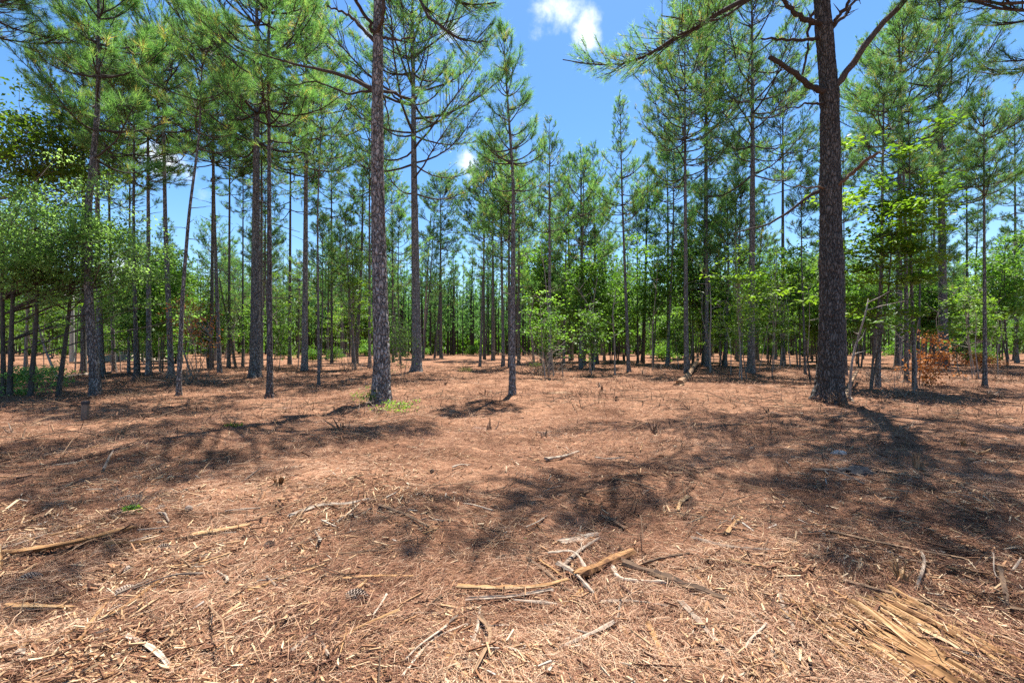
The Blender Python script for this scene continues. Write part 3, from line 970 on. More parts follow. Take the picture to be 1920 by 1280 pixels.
# ---- hero pines with limbs of their own
def hero_limb(parent, base, pts, r0, r1, seed, name="limb", material=None, tufts=0, d=12.5, tone0=.45, s0=.35, sub=.35, label=None):
    """pts in world metres -> tube child of the tree (local space), with a needle spray of its own"""
    rng = np.random.default_rng(seed)
    P = smooth_path(np.array(pts) - base, 16)
    P[1:-1] += rng.normal(0, .016, (14, 3)) + np.cumsum(rng.normal(0, .012, (14, 3)), 0) * np.sin(np.linspace(.2, np.pi - .2, 14))[:, None]
    s = np.linspace(0, 1, 16)
    mb = MB()
    rr = (r0 + (r1 - r0) * s) * (1 + .07 * rng.normal(size=16))
    rr[0] *= 1.35; rr[1] *= 1.12
    V, Q = tubes(P[None], rr[None], 9)
    mb.add(V, Q, 0)
    nk = 6
    ik = rng.integers(5, 15, nk)
    dk = nrm(rng.normal(size=(nk, 3)) + nrm(P[-1] - P[0]) * .6) * rng.uniform(.08, .45, (nk, 1))
    Pk = np.stack([P[ik], P[ik] + dk * .5 + rng.normal(0, .015, (nk, 3)), P[ik] + dk], 1)
    rk = np.minimum(rr[ik] * .4, .016)
    Vk, Qk = tubes(Pk, np.stack([rk, rk * .7, rk * .3], 1), 5)
    b0 = mb.n
    mb.add(Vk, Qk, 0)
    tip = np.arange(9) + 15 * 9
    mb.V.append(P[-1:] ); mb.n += 1
    mb.more(np.stack([tip, np.roll(tip, -1), np.full(9, mb.n - 1)], 1), 0, 0)
    o = link(name, mb.mesh("limb", [material or M_TWIG], True), parent)
    if label:
        o["label"] = label
    if tufts:
        cb = MB()
        L = np.linalg.norm(P[-1] - P[0])
        crown_from_limbs(cb, rng, P[None][:, ::2][:, :8], tufts, 26, .20, .0075, tone0, s0=s0, sub=sub, tw_r=.008)
        link("needle_spray", cb.mesh("needle_spray", [M_NEEDLE, M_TWIG], False), o)
    return o


# the big plated pine, left of centre
b21 = at(716, 757); b21[2] = gh(b21[0], b21[1]) - .03
D21 = b21[1]; k21 = D21 / F
Z21 = lambda y: CAMZ + (HY - y) * k21 - b21[2]
cf21 = centre_fun([(-.2, 0, 0), (Z21(600), -2 * k21, 0), (Z21(400), -8 * k21, .03), (Z21(200), -9 * k21, 0), (Z21(0), -6 * k21, 0), (18.5, 0, .2)])
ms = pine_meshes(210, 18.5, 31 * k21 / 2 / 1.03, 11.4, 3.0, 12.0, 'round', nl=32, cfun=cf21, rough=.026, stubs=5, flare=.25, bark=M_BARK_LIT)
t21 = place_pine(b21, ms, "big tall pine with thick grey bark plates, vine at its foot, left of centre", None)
L = lambda px, py, dd=0.0, D=D21: at_d(px, py, D + dd)
hero_limb(t21, b21, [L(706, 172), L(660, 148, -.1), L(600, 130, -.3), L(530, 112, -.4), L(450, 92, -.5)], .055, .012, 1, tufts=7, s0=.6)
hero_limb(t21, b21, [L(703, 78), L(668, 42, -.2), L(640, 25, -.3), L(612, 12, -.5)], .045, .016, 2, name="dead_limb")
hero_limb(t21, b21, [L(704, 72), L(690, 35, -.3), L(668, -5, -.6), L(650, -60, -.9)], .05, .03, 3)
hero_limb(t21, b21, [L(706, 70), L(716, 25, -.4), L(722, -50, -.8)], .05, .035, 4)
hero_limb(t21, b21, [L(712, 70), L(745, 70, -.1), L(778, 71, -.2)], .035, .016, 5, name="dead_limb")
hero_limb(t21, b21, [L(708, 172), L(732, 175, .3), L(770, 190, .9), L(800, 160, 1.4)], .045, .015, 6, tufts=6)
hero_limb(t21, b21, [L(708, 150, .1), L(728, 200, .4), L(735, 260, .6)], .03, .01, 7, name="dead_limb")
hero_limb(t21, b21, [L(700, 170), L(650, 175, .2), L(590, 155, .3), L(540, 160, .3)], .03, .01, 8, tufts=6, s0=.5)
hero_limb(t21, b21, [at_d(709, -190, D21), at_d(760, -60, D21 - .4), at_d(815, 42, D21 - .7), at_d(880, 76, D21 - .7), at_d(915, 78, D21 - .6)], .05, .012, 9, tufts=8, s0=.3)
hero_limb(t21, b21, [at_d(709, -170, D21), at_d(790, -60, D21 - .4), at_d(860, 0, D21 - .9), at_d(930, 5, D21 - 1.0)], .05, .012, 10, tufts=8, s0=.3)

# the huge dark pine on the right
b44 = at(1552, 752); b44[2] = gh(b44[0], b44[1]) - .03
D44 = b44[1]; k44 = D44 / F
Z44 = lambda y: CAMZ + (HY - y) * k44 - b44[2]
cf44 = centre_fun([(-.2, 2 * k44, 0), (Z44(640), 8 * k44, 0), (Z44(400), 8 * k44, .05), (Z44(180), 4 * k44, 0), (Z44(0), -12 * k44, 0), (20, -.5, .3)])
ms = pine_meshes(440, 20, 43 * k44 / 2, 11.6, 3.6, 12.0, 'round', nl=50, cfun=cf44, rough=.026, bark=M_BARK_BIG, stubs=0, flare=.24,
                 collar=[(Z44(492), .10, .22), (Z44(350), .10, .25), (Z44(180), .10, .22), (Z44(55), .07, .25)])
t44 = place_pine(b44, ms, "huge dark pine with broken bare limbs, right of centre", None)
L = lambda px, py, dd=0.0, D=D44: at_d(px, py, D + dd)
hero_limb(t44, b44, [L(1556, 172), L(1528, 165, -.15), L(1490, 135, -.4), L(1443, 107, -.6)], .085, .05, 21, name="dead_limb")
hero_limb(t44, b44, [L(1556, 175), L(1585, 140, -.3), L(1630, 85, -.5), L(1705, -5, -.7), L(1760, -80, -.8)], .09, .05, 22)
hero_limb(t44, b44, [L(1556, 193), L(1520, 196, -.1), L(1473, 202, -.3)], .04, .014, 23, name="dead_limb")
hero_limb(t44, b44, [L(1548, 50), L(1520, 38, -.2), L(1490, 20, -.35), L(1462, -6, -.5)], .075, .045, 24, name="dead_limb")
hero_limb(t44, b44, [L(1548, 72), L(1515, 75, -.1), L(1470, 75, -.2), L(1427, 73, -.3)], .05, .02, 25, name="dead_limb")
hero_limb(t44, b44, [L(1552, 55), L(1570, 35, -.2), L(1600, -10, -.5)], .05, .035, 26)
hero_limb(t44, b44, [L(1552, 60), L(1580, 30, .2), L(1612, -15, .3)], .05, .03, 27)
hero_limb(t44, b44, [L(1540, 20, .2), L(1522, 30, .5), L(1518, 80, .6), L(1505, 140, .7)], .045, .025, 28, name="dead_limb")
hero_limb(t44, b44, [L(1556, 352), L(1583, 342, -.25), L(1610, 318, -.4), L(1645, 286, -.6)], .055, .035, 29, name="dead_limb", material=M_WOODDARK, label="reddish brown broken limb pointing up to the right")
hero_limb(t44, b44, [L(1556, 352), L(1525, 354, -.2), L(1487, 350, -.35)], .03, .008, 30, name="dead_limb", material=M_WOODDARK)
hero_limb(t44, b44, [L(1556, 356), L(1528, 362, .2), L(1490, 385, .4), L(1440, 418, .6), L(1375, 438, .8)], .055, .015, 31, name="dead_limb", tufts=0)
hero_limb(t44, b44, [at_d(1542, -180, D44), at_d(1470, -60, D44 - .5), at_d(1385, 5, D44 - .9), at_d(1270, 70, D44 - 1.2), at_d(1170, 120, D44 - 1.3), at_d(1055, 112, D44 - 1.2)], .085, .010, 32, tufts=12, s0=.40, sub=.24)
hero_limb(t44, b44, [at_d(1542, -160, D44), at_d(1480, -50, D44 + .3), at_d(1400, 5, D44 + .2), at_d(1330, 40, D44 + .1), at_d(1240, 30, D44)], .06, .012, 33, tufts=8, s0=.45, sub=.25)

for i_, (ex, ey, ez, sz) in enumerate([(ex - .17, ey - .85, ez - 2.6, sz - 1.2) for ex, ey, ez, sz in [(1.2, 7.7, 12.0, 14.2), (2.9, 9.2, 12.0, 13.0), (3.8, 7.2, 11.6, 13.8), (3.4, 6.2, 12.2, 14.6), (3.9, 8.6, 12.6, 12.4), (5.2, 7.2, 13.5, 15.4), (.0, 7.2, 12.2, 15.0), (6.0, 9.0, 11.5, 12.0)]]):  # limbs above the frame, added to shade the right and middle foreground
    st = b44 + np.array([*cf44(sz - b44[2]), sz - b44[2]])
    en = np.array([ex, ey, ez + .6])
    hero_limb(t44, b44, [st, st * .6 + en * .4 + [.3, 0, .1], st * .25 + en * .75 + [-.2, .2, .2], en], .036, .010, 50 + i_, tufts=8.5, s0=.42, sub=.24)
for i_, (ex, ey, ez, sz) in enumerate([(-1.4, 6.1, 11.8, 13.2), (-5.2, 10.2, 11.6, 12.6)]):  # more unseen limbs, put in to cast the shade on the left
    st = b21 + np.array([*cf21(sz - b21[2]), sz - b21[2]])
    en = np.array([ex, ey, ez + .6])
    hero_limb(t21, b21, [st, st * .6 + en * .4 + [.3, 0, .1], st * .25 + en * .75, en], .03, .010, 70 + i_, tufts=8, s0=.45, sub=.22)

# pines just outside the frame whose limbs and shade reach into it
px_pine(61, 2075, 775, 30, [(2070, 300)], -420, 60, 260, "pine standing outside the right edge with limbs reaching in", 'round', nl=60, rough=.016)
px_pine(62, -190, 762, 22, [(-185, 300)], -420, 0, 260, "pine standing outside the left edge with limbs reaching in", 'round', nl=55)

# ---- pines further back, copies of prototypes
protos = []
prng = np.random.default_rng(77)
for i in range(14):
    H = [15.5, 17, 14, 18, 16, 11, 17.5, 15, 16.5, 12.5, 14.5, 18.5, 10, 16][i]
    ms = pine_meshes(500 + i, H, H * [.0088, .0065, .008, .0095, .0055, .006, .009][i % 7], H * prng.uniform(.30, .50), prng.uniform(1.5, 3.0), 42, ['round', 'cone', 'sparse', 'round'][i % 4], nl=[54, 60, 34, 46, 40][i % 5], tone0=.45)
    protos.append((ms, H))
first_use = {}
ZONES = [(-260, 150, "slender pine far back beyond the leafy thicket at the left edge", "distant pines on the left edge"),
         (150, 480, "slender pine far back behind the crooked and leaning pines", "distant pines behind the left pines"),
         (480, 715, "slender pine far back between the slim dark pine and the big plated pine", "distant pines left of the big plated pine"),
         (715, 965, "slender pine far back in the central gap beyond the track", "distant pines in the central gap"),
         (965, 1300, "slender pine far back between the small central pine and the sunlit straight pine", "distant pines right of the central pine"),
         (1300, 1560, "slender pine far back left of the huge dark pine", "distant pines left of the huge pine"),
         (1560, 2250, "slender pine far back right of the huge dark pine", "distant pines right of the huge pine")]
NBACK = 235
cnt = 0
spots = []
tries = 0
while cnt < NBACK and tries < 6000:
    tries += 1
    d = 27 + 80 * prng.uniform() ** .95
    px = prng.uniform(-260, 2180)
    if 800 < px < 900 and d < 62 and prng.uniform() < .9: continue
    if 40 < px < 250 and d < 55 and prng.uniform() < .8: continue
    if abs(px - 130) < 48 and d < 50: continue
    x = (px - CX) / F * d
    if any((x - a) ** 2 + (d - b) ** 2 < 3.2 for a, b in spots): continue
    spots.append((x, d))
    i = prng.integers(0, len(protos))
    ms, H = protos[i]
    lab = next(z for z in ZONES if z[0] <= px < z[1])
    t = place_pine((x, d, float(gh(x, d)) - .03), ms, lab[2], lab[3], prng.uniform(0, 6.28), prng.uniform(.78, 1.15))
    t.rotation_euler = (prng.normal(0, .025), prng.normal(0, .03), prng.uniform(0, 6.28))
    cnt += 1


# ---- far woods that read as one mass
def build_far_woods():
    rng = np.random.default_rng(91)
    tb = MB()
    n = 2700
    th = rng.uniform(-1.15, 1.15, n)
    d = 74 + 116 * rng.uniform(0, 1, n) ** 1.1
    x = d * np.tan(th * .83); y = d
    H = rng.uniform(12, 19, n)
    P = np.stack([np.stack([x, y, np.full(n, -.3)], -1), np.stack([x, y, H * .5], -1), np.stack([x + rng.normal(0, .2, n), y, H], -1)], 1)
    rt = rng.uniform(.09, .17, n)
    R = np.stack([rt, rt * .75, rt * .2], 1)
    V, Q = tubes(P, R, 4)
    tb.add(V, Q, 1)
    nt_ = 40
    i = np.repeat(np.arange(n), nt_)
    u = rng.uniform(.22, 1, n * nt_)
    rad = (1.02 - u) ** .6 * 2.6 * rng.uniform(.2, 1, n * nt_)
    a = rng.uniform(0, 6.28, n * nt_)
    pos = np.stack([x[i] + np.cos(a) * rad, y[i] + np.sin(a) * rad, H[i] * u], -1)
    dr = np.stack([np.cos(a), np.sin(a), np.full(len(a), .8)], -1)
    blades(tb, rng, pos, dr, 7, .8, .13, 0, tone=np.clip(rng.normal(.4, .2, len(pos)), 0, .95))
    # low leafy edge
    m = 30000
    d2 = rng.uniform(85, 150, m); th2 = rng.uniform(-1.15, 1.15, m) * .83
    c = np.floor(th2 * 60)
    hh = 3.5 + 5.5 * vn(th2 * 40, d2 / 9, 8)
    gap = np.exp(-((th2 + .11) / .035) ** 2)
    pos = np.stack([d2 * np.tan(th2), d2, hh * rng.uniform(0, 1, m) ** .8 * (1 - .45 * gap)], -1)
    leaves(tb, rng, pos, 1.0, np.clip(rng.normal(.38, .24, m), 0, 1), .4, 2, .8)
    o = link("far_woods", tb.mesh("far_woods", [M_NEEDLE, M_TWIG, M_LEAF], False))
    tag(o, "far woods closing the view behind all the pines", None, None, "stuff")


build_far_woods()

# ---- hardwoods
def ground_pt(px, py):
    b = at(px, py); b[2] = float(gh(b[0], b[1])) - .03
    return b


# leafy thicket tree at the left edge: four dark stems, grey-green small leaves
b = ground_pt(28, 738); d = b[1]; k = d / F
stems = [((-.45, .1, 0), (-.6, .2, 5.2)), ((-.05, -.1, 0), (.05, 0, 5.6)), ((.35, .1, 0), (.5, .1, 5.3)), ((.8, .5, 0), (1.0, .8, 5.4))]
ms = hardwood_meshes(31, stems, ((92 - 28) * k, .1, CAMZ + (HY - 460) * k), (165 * k, 1.9, 125 * k), 360, 74, .09, M_GREY, M_HARD, r0=.085, clump=.27, flat=.5, tone0=.55)
place_tree(b, ms, "many-stemmed leafy tree with small grey-green leaves at the left edge", "leafy tree")
b = ground_pt(-20, 704); d = b[1]; k = d / F
ms = hardwood_meshes(32, [((0, 0, 0), (.3, 0, 10.6)), ((1.5, .2, 0), (1.9, .3, 9.8))], (90 * k, .3, CAMZ + (HY - 285) * k), (165 * k, 2.2, 125 * k), 200, 46, .20, M_GUM, M_PALE, r0=.09, clump=.44, flat=.55, tone0=.62)
place_tree(b, ms, "leafy tree with pale limbs rising above the grey-green tree at the left edge", "leafy tree")
# sweetgum-like bright tree at the right
b = ground_pt(1632, 732); d = b[1]; k = d / F
ms = hardwood_meshes(33, [((0, 0, 0), (.45, .1, CAMZ + (HY - 290) * k)), ((.1, .1, 0), (.9, .2, CAMZ + (HY - 380) * k))], ((1662 - 1632) * k, .1, CAMZ + (HY - 445) * k), (110 * k, 1.6, 185 * k), 125, 50, .18, M_GUM, M_HARD, r0=.045, clump=.25, flat=.78, tone0=.55, low=1.0)
place_tree(b, ms, "bright yellow-green leafy tree behind the huge dark pine", "leafy tree", name="leafy_tree")
# rusty dead shrub
b = ground_pt(1728, 722); d = b[1]; k = d / F
ms = hardwood_meshes(34, [((0, 0, 0), (.5, 0, 1.3)), ((.1, 0, 0), (.9, .1, .9)), ((0, .1, 0), (.1, .1, 1.9))], (14 * k, 0, .9), (32 * k, .5, 1.05), 64, 22, .09, M_DEAD, M_HARD, r0=.018, clump=.15, flat=.4, tone0=.5, low=.05)
place_tree(b, ms, "rusty brown dead-leaved shrub at the foot of the right-hand pines", "shrub", name="shrub")
b = ground_pt(1830, 690); d = b[1]; k = d / F
ms = hardwood_meshes(35, [((0, 0, 0), (.3, 0, 1.0)), ((.3, 0, 0), (1.2, .1, .9))], (0, 0, .6), (1.9, .8, .55), 60, 36, .1, M_DEAD, M_HARD, r0=.02, clump=.25, flat=.4, tone0=.3, low=.05)
place_tree(b, ms, "low brown withered shrub beyond the rusty dead shrub", "shrub", name="shrub")
# dead twigs with brown leaves by the leaning pine
b = ground_pt(350, 712); d = b[1]; k = d / F
ms = hardwood_meshes(36, [((0, 0, 0), (.2, 0, 2.0)), ((.3, .1, 0), (1.0, .1, 1.8))], (10 * k, 0, 2.4), (45 * k, .8, 1.6), 60, 16, .09, M_DEAD, M_PALE, r0=.025, clump=.2, flat=.4, tone0=.35, low=.3)
place_tree(b, ms, "sparse shrub of pale dead twigs and brown leaves behind the pale leaning pine", "shrub", name="shrub")
# shrub beside the plated pine
b = ground_pt(752, 712); d = b[1]; k = d / F
ms = hardwood_meshes(37, [((0, 0, 0), (-.1, 0, 2.2)), ((.1, 0, 0), (.3, .1, 2.0))], (-6 * k, 0, 1.75), (34 * k, .6, 1.35), 85, 26, .07, M_GREY, M_PALE, r0=.018, clump=.16, flat=.45, tone0=.55, low=.2)
place_tree(b, ms, "thin pale-twigged shrub between the big plated pine and the dark pine", "shrub", name="shrub")
# brush at the foot of the left thicket
for q, (px, py, w_, h_, lab) in enumerate([(4, 736, .55, .9, "leafy brush at the extreme left, under the grey-green tree"), (52, 736, .6, .9, "low leafy brush between the dark stems of the grey-green tree"), (95, 722, .8, .8, "low brush right of the grey-green tree's stems")]):
    b = ground_pt(px, py)
    ms = hardwood_meshes(45 + q, [((0, 0, 0), (.05, 0, h_)), ((.1, 0, 0), (.4, .1, h_ * .8))], (0, 0, h_ * .6), (w_, w_ * .7, h_ * .55), 34, 24, .085, M_GREY, M_HARD, r0=.015, clump=.14, flat=.5, tone0=.5, low=.02)
    place_tree(b, ms, lab, "shrub", name="shrub")


def brush(px, py, w_, h_, n, lab, seed, m=None):
    b = ground_pt(px, py)
    rng = np.random.default_rng(seed)
    f = rng.normal(0, w_ * .35, (n, 3)) * np.array([1, .6, 0])
    dv = nrm(np.stack([rng.normal(0, .8, n), rng.normal(0, .6, n), rng.uniform(.15, 1.6, n)], -1)) * (h_ * rng.uniform(.3, 1.15, n))[:, None]
    P = np.stack([f, f + dv * .5 + rng.normal(0, .07 * h_, (n, 3)), f + dv + rng.normal(0, .1 * h_, (n, 3))], 1)
    i = rng.integers(0, n, n * 2); u = rng.uniform(.3, 1, (n * 2, 1))
    st = P[i, 0] * (1 - u) + P[i, 2] * u; d2 = nrm(rng.normal(size=(n * 2, 3)) + [0, 0, .4]) * (h_ * rng.uniform(.1, .4, n * 2))[:, None]
    P2 = np.stack([st, st + d2 * .5 + rng.normal(0, .02 * h_, d2.shape), st + d2], 1)
    mb = MB()
    V, Q = tubes(P, np.tile(np.array([.011, .008, .003]) * (h_ / 1.2) ** .4, (n, 1)), 5); mb.add(V, Q, 0, np.repeat(rng.uniform(0, 1, n), 10))
    V, Q = tubes(P2, np.tile([.005, .004, .002], (n * 2, 1)), 3); mb.add(V, Q, 0, np.repeat(rng.uniform(0, 1, n * 2), 6))
    tag(link("dead_brush", mb.mesh("dead_brush", [m or M_WOODGREY], False), loc=b), lab, "brush")


brush(1012, 704, 1.2, 2.2, 46, "tangled dead brush just right of the small central pine", 1)
brush(1050, 692, 1.4, 1.8, 40, "dead brush between the brush-side pine and the dark twisting pine", 2)
brush(1092, 742, .8, .35, 34, "low dead twigs beside the grey-brown mound", 3, M_WOODDARK)
brush(660, 694, 1.6, 1.0, 40, "low dead brush left of the big plated pine, far behind it", 4)
brush(365, 718, 1.2, 1.7, 44, "bleached dead branches heaped right of the pale leaning pine", 5)
brush(1655, 716, 1.3, 1.2, 34, "grey dead twigs around the pale mottled pine's foot", 6)
brush(1690, 742, .9, .7, 26, "low pale twigs before the grey pine by the dead shrub", 7)
brush(1240, 692, 1.8, .8, 40, "low dead brush left of the sunlit straight pine", 8)
brush(1455, 694, 1.8, .9, 40, "low dead brush around the foot of the pale sunlit pine", 9)
brush(230, 722, 2.0, .6, 40, "low dead branches in shade right of the crooked tufted pine", 10, M_WOODDARK)
brush(700, 770, .5, .5, 26, "bare twigs with the vine at the big plated pine's foot", 11)
brush(1575, 762, .35, .4, 40, "broken twigs piled at the right foot of the huge pine", 12, M_WOODDARK)
brush(1880, 712, 1.0, .7, 44, "low dark brush near the right edge beyond the slender pine", 13, M_WOODDARK)

# creeper at its foot
for (px, py, w_, h_, lab, sd) in ((692, 758, .42, .42, "small yellow-green vine at the left of the big plated pine's foot", 38), (748, 770, .40, .30, "small yellow-green vine at the right of the big plated pine's foot", 39), (437, 806, .14, .08, "little green weed sprouting in open straw on the left", 40), (250, 968, .07, .07, "tiny green seedling in the left foreground straw", 43),
                                  (870, 700, .4, .3, "small green weed beside the track in the middle distance", 41), (1005, 690, .5, .4, "green weed at the brush right of the small central pine", 42)):
    b = ground_pt(px, py)
    ms = hardwood_meshes(sd, [((0, 0, 0), (.02, 0, h_ * .9))], (0, 0, h_ * .55), (w_, w_ * .7, h_ * .5), 26, 12, .05 if w_ > .2 else .03, M_GUM, M_HARD, r0=.006, clump=w_ * .2, flat=.6, tone0=.6, low=.0)
    place_tree(b, ms, lab, "weed", name="weed")

# ---- understory hardwoods and far shrubs from prototypes
hp = []
hrng = np.random.default_rng(123)
for i in range(6):
    H = [7.5, 9, 6.5, 8, 10, 7][i]
    ms = hardwood_meshes(700 + i, [((0, 0, 0), (.2, 0, H * .85)), ((.1, .1, 0), (.7, .4, H * .75))], (.1, 0, H * .64), (H * .24, H * .24, H * .38), 84, 50, .24, M_LEAF, M_HARD, r0=.07, clump=.42, flat=.6, tone0=.42 + .06 * (i % 3), low=1.7)
    hp.append(ms)
sp = []
for i in range(4):
    ms = hardwood_meshes(720 + i, [((0, 0, 0), (.1, 0, 1.3)), ((.1, 0, 0), (.6, .2, 1.2)), ((0, 0, 0), (-.5, .2, 1.1))], (0, 0, 1.0), (1.2, 1.0, .85), 60, 34, .16, M_LEAF, M_HARD, r0=.02, clump=.28, flat=.5, tone0=.5, low=.05)
    sp.append(ms)
UNDER = [  # px, base py, scale, label
    (262, 703, .72, "leafy understory tree between the crooked pine and the leaning pine"),
    (300, 699, .75, "dark leafy tree directly behind the brown pine near the leaning one"),
    (390, 694, .62, "leafy tree behind the two close dark pines on the left"),
    (1112, 690, 1.0, "light green leafy tree right of the dark upright pine in the middle"),
    (1225, 684, 1.0, "dark leafy tree between the young pointed pine and the sunlit straight pine"),
    (1350, 684, 1.05, "dark leafy tree behind the sturdy pine and the knobbly plated pine"),
    (1440, 682, 1.1, "dark leafy tree behind the pale sunlit pine"),
    (1500, 686, 1.0, "leafy tree showing just left of the huge dark pine's trunk"),
    (1610, 688, 1.0, "leafy tree in shade behind the bright yellow-green tree"),
    (1735, 684, .9, "leafy tree behind the rusty dead shrub"),
    (1890, 688, .95, "leafy tree near the right edge behind the slender young pine"),
]
for j, (px, py, s, lab) in enumerate(UNDER):
    b = ground_pt(px, py)
    place_tree(b, hp[j % 6], lab, "leafy tree", name="leafy_tree", rotz=hrng.uniform(0, 6), scale=s)
LZ = [(-300, 300, "leafy tree far back on the left, brighter than the pines around it", "distant leafy trees on the left"),
      (300, 960, "leafy tree far back among the pines left of the middle", "distant leafy trees left of the middle"),
      (960, 1560, "leafy tree far back in the shady hardwoods between the central pine and the huge pine", "distant leafy trees right of the middle"),
      (1560, 2400, "leafy tree far back to the right of the huge dark pine", "distant leafy trees on the right")]
for j in range(84):
    u = hrng.uniform()
    if u < .30: px, d = hrng.uniform(-200, 330), hrng.uniform(36, 75)
    elif u < .44: px, d = hrng.uniform(260, 690), hrng.uniform(50, 95)
    elif u < .76: px, d = hrng.uniform(1010, 1560), hrng.uniform(34, 75)
    else: px, d = hrng.uniform(1560, 2150), hrng.uniform(34, 75)
    if abs(px - 130) < 62 and d < 52: px = px + 150
    x = (px - CX) / F * d
    lab = next(z for z in LZ if z[0] <= px < z[1])
    place_tree((x, d, float(gh(x, d)) - .03), hp[hrng.integers(0, 6)], lab[2], "leafy tree", lab[3], rotz=hrng.uniform(0, 6), scale=hrng.uniform(.75, 1.25))
for j in range(36):
    px, d = hrng.uniform(-200, 2120), hrng.uniform(36, 80)
    if 740 < px < 960 and d < 62: continue
    if abs(px - 130) < 40 and d < 50: continue
    x = (px - CX) / F * d
    lab = "low green shrub far back on the left among distant trunks" if px < 715 else "low green shrub far back in the middle among distant trunks" if px < 1300 else "low green shrub far back on the right among distant trunks"
    place_tree((x, d, float(gh(x, d)) - .03), sp[hrng.integers(0, 4)], lab, "shrub", "distant shrubs " + lab.split(" far back ")[1].split(" among")[0], name="shrub", rotz=hrng.uniform(0, 6), scale=hrng.uniform(.6, 1.2))


# ---- bare saplings and snags
def bare(px, py, pts, w, lab, material=M_PALE, seed=0, name="bare_sapling", twigs=5):
    b = ground_pt(px, py); d = b[1]
    rng = np.random.default_rng(900 + seed)
    P = np.array([b - np.array([0, 0, .1])] + [at_d(x, y, d + rng.normal(0, .1)) for x, y in pts]) - b
    P = smooth_path(P, 16)
    r = w * d / F * .5
    mb = MB()
    V, Q = tubes(P[None], (r * (1 - .65 * np.linspace(0, 1, 16)))[None], 8)
    mb.add(V, Q)
    if twigs:
        i = rng.integers(6, 15, twigs); L = rng.uniform(.25, .9, twigs)
        dv = nrm(np.stack([rng.normal(size=twigs), rng.normal(size=twigs) * .6, rng.uniform(.1, .9, twigs)], -1)) * L[:, None]
        S = P[i]
        PP = np.stack([S, S + dv * .5 + rng.normal(0, .04, (twigs, 3)), S + dv + rng.normal(0, .06, (twigs, 3))], 1)
        V, Q = tubes(PP, np.stack([np.full(twigs, r * .4), np.full(twigs, r * .28), np.full(twigs, r * .12)], 1), 4)
        mb.add(V, Q)
    o = link(name, mb.mesh(name, [material], True), loc=b)
    return tag(o, lab, "sapling")


bare(443, 690, [(430, 620), (418, 560), (411, 520)], 5, "thin dark sapling slanting left beside two close pines", M_HARD, 1)
bare(794, 672, [(797, 600), (802, 500), (808, 400)], 5, "thin pale bare pole-like snag right of the dark spreading pine", M_PALE, 2, "snag", 2)
bare(1592, 748, [(1596, 690), (1604, 650), (1622, 590), (1628, 560)], 5, "grey bent bare sapling against the right foot of the huge pine", M_PALE, 3)
bare(1712, 738, [(1718, 690), (1716, 650), (1722, 600)], 4, "white crooked bare sapling at the rusty shrub's left edge", M_PALE, 4)
bare(1113, 692, [(1116, 640), (1112, 580), (1120, 520)], 4, "pale thin bare sapling right of the dark upright pine", M_PALE, 5)
bare(1153, 702, [(1152, 640), (1149, 590), (1155, 540)], 3.5, "thin pale sapling left of the young leaning pine", M_PALE, 6)
bare(1002, 686, [(998, 640), (994, 600), (1003, 550)], 5, "pale forked dead sapling in brush right of the small central pine", M_PALE, 7)
bare(1030, 700, [(1020, 665), (1008, 640)], 5, "dark stick leaning left against the brush right of the central pine", M_HARD, 8, "leaning_stick", 1)
bare(1045, 690, [(1058, 700), (1075, 708)], 3.5, "pale fallen thin pole lying in brush right of the central pine", M_PALE, 9, "fallen_pole", 2)
bare(1332, 693, [(1331, 640), (1333, 580), (1330, 520)], 4, "pale thin sapling touching the sturdy brown pine", M_PALE, 10)
bare(1521, 715, [(1515, 680), (1511, 640)], 4, "dark short sapling at the left foot of the huge pine", M_HARD, 11)
bare(113, 712, [(95, 680), (80, 640), (70, 600)], 5, "pale sapling slanting left in front of the green clearing", M_PALE, 12)
bare(360, 705, [(345, 660), (338, 630)], 4, "bleached dead stem slanting behind the pale leaning pine", M_PALE, 13)
bare(1290, 690, [(1299, 640), (1296, 600)], 3, "thin twig sapling right behind the tilted broken log", M_HARD, 14)
bare(1030, 705, [(1029, 690), (1034, 660), (1040, 630)], 3, "forked thin dead twig standing in the brush", M_PALE, 15)


sapl = []
grng = np.random.default_rng(808)
for i in range(5):
    H = [5.5, 7, 4.5, 6, 8][i]
    P = smooth_path([(0, 0, -.1), (grng.normal(0, .12), 0, H * .35), (grng.normal(0, .25), grng.normal(0, .2), H * .7), (grng.normal(0, .4), grng.normal(0, .3), H)], 14)
    mb = MB()
    V, Q = tubes(P[None], (.035 * (1 - .75 * np.linspace(0, 1, 14)))[None], 6); mb.add(V, Q)
    n = 12
    ii = grng.integers(4, 13, n); L_ = grng.uniform(.3, 1.1, n)
    dv = nrm(np.stack([grng.normal(size=n), grng.normal(size=n), grng.uniform(.2, 1.1, n)], -1)) * L_[:, None]
    PP = np.stack([P[ii], P[ii] + dv * .5 + grng.normal(0, .05, (n, 3)), P[ii] + dv], 1)
    V, Q = tubes(PP, np.tile([.012, .008, .004], (n, 1)), 4); mb.add(V, Q)
    sapl.append(mb.mesh("bare_sapling", [M_PALE], True))
for j in range(46):
    px, d = (grng.uniform(980, 1960), grng.uniform(20, 42)) if j % 3 else (grng.uniform(60, 700), grng.uniform(24, 48))
    x = (px - CX) / F * d
    o = link("bare_sapling", sapl[j % 5], loc=(x, d, float(gh(x, d))))
    o.rotation_euler = (grng.normal(0, .08), grng.normal(0, .10), grng.uniform(0, 6)); sc_ = grng.uniform(.6, 1.1); o.scale = (sc_,) * 3
    side = "right" if px > 960 else "left"
    tag(o, "thin pale leafless sapling among the mid-distance trunks, %s half of the view" % side, "sapling", "bare saplings in the mid distance, " + side)


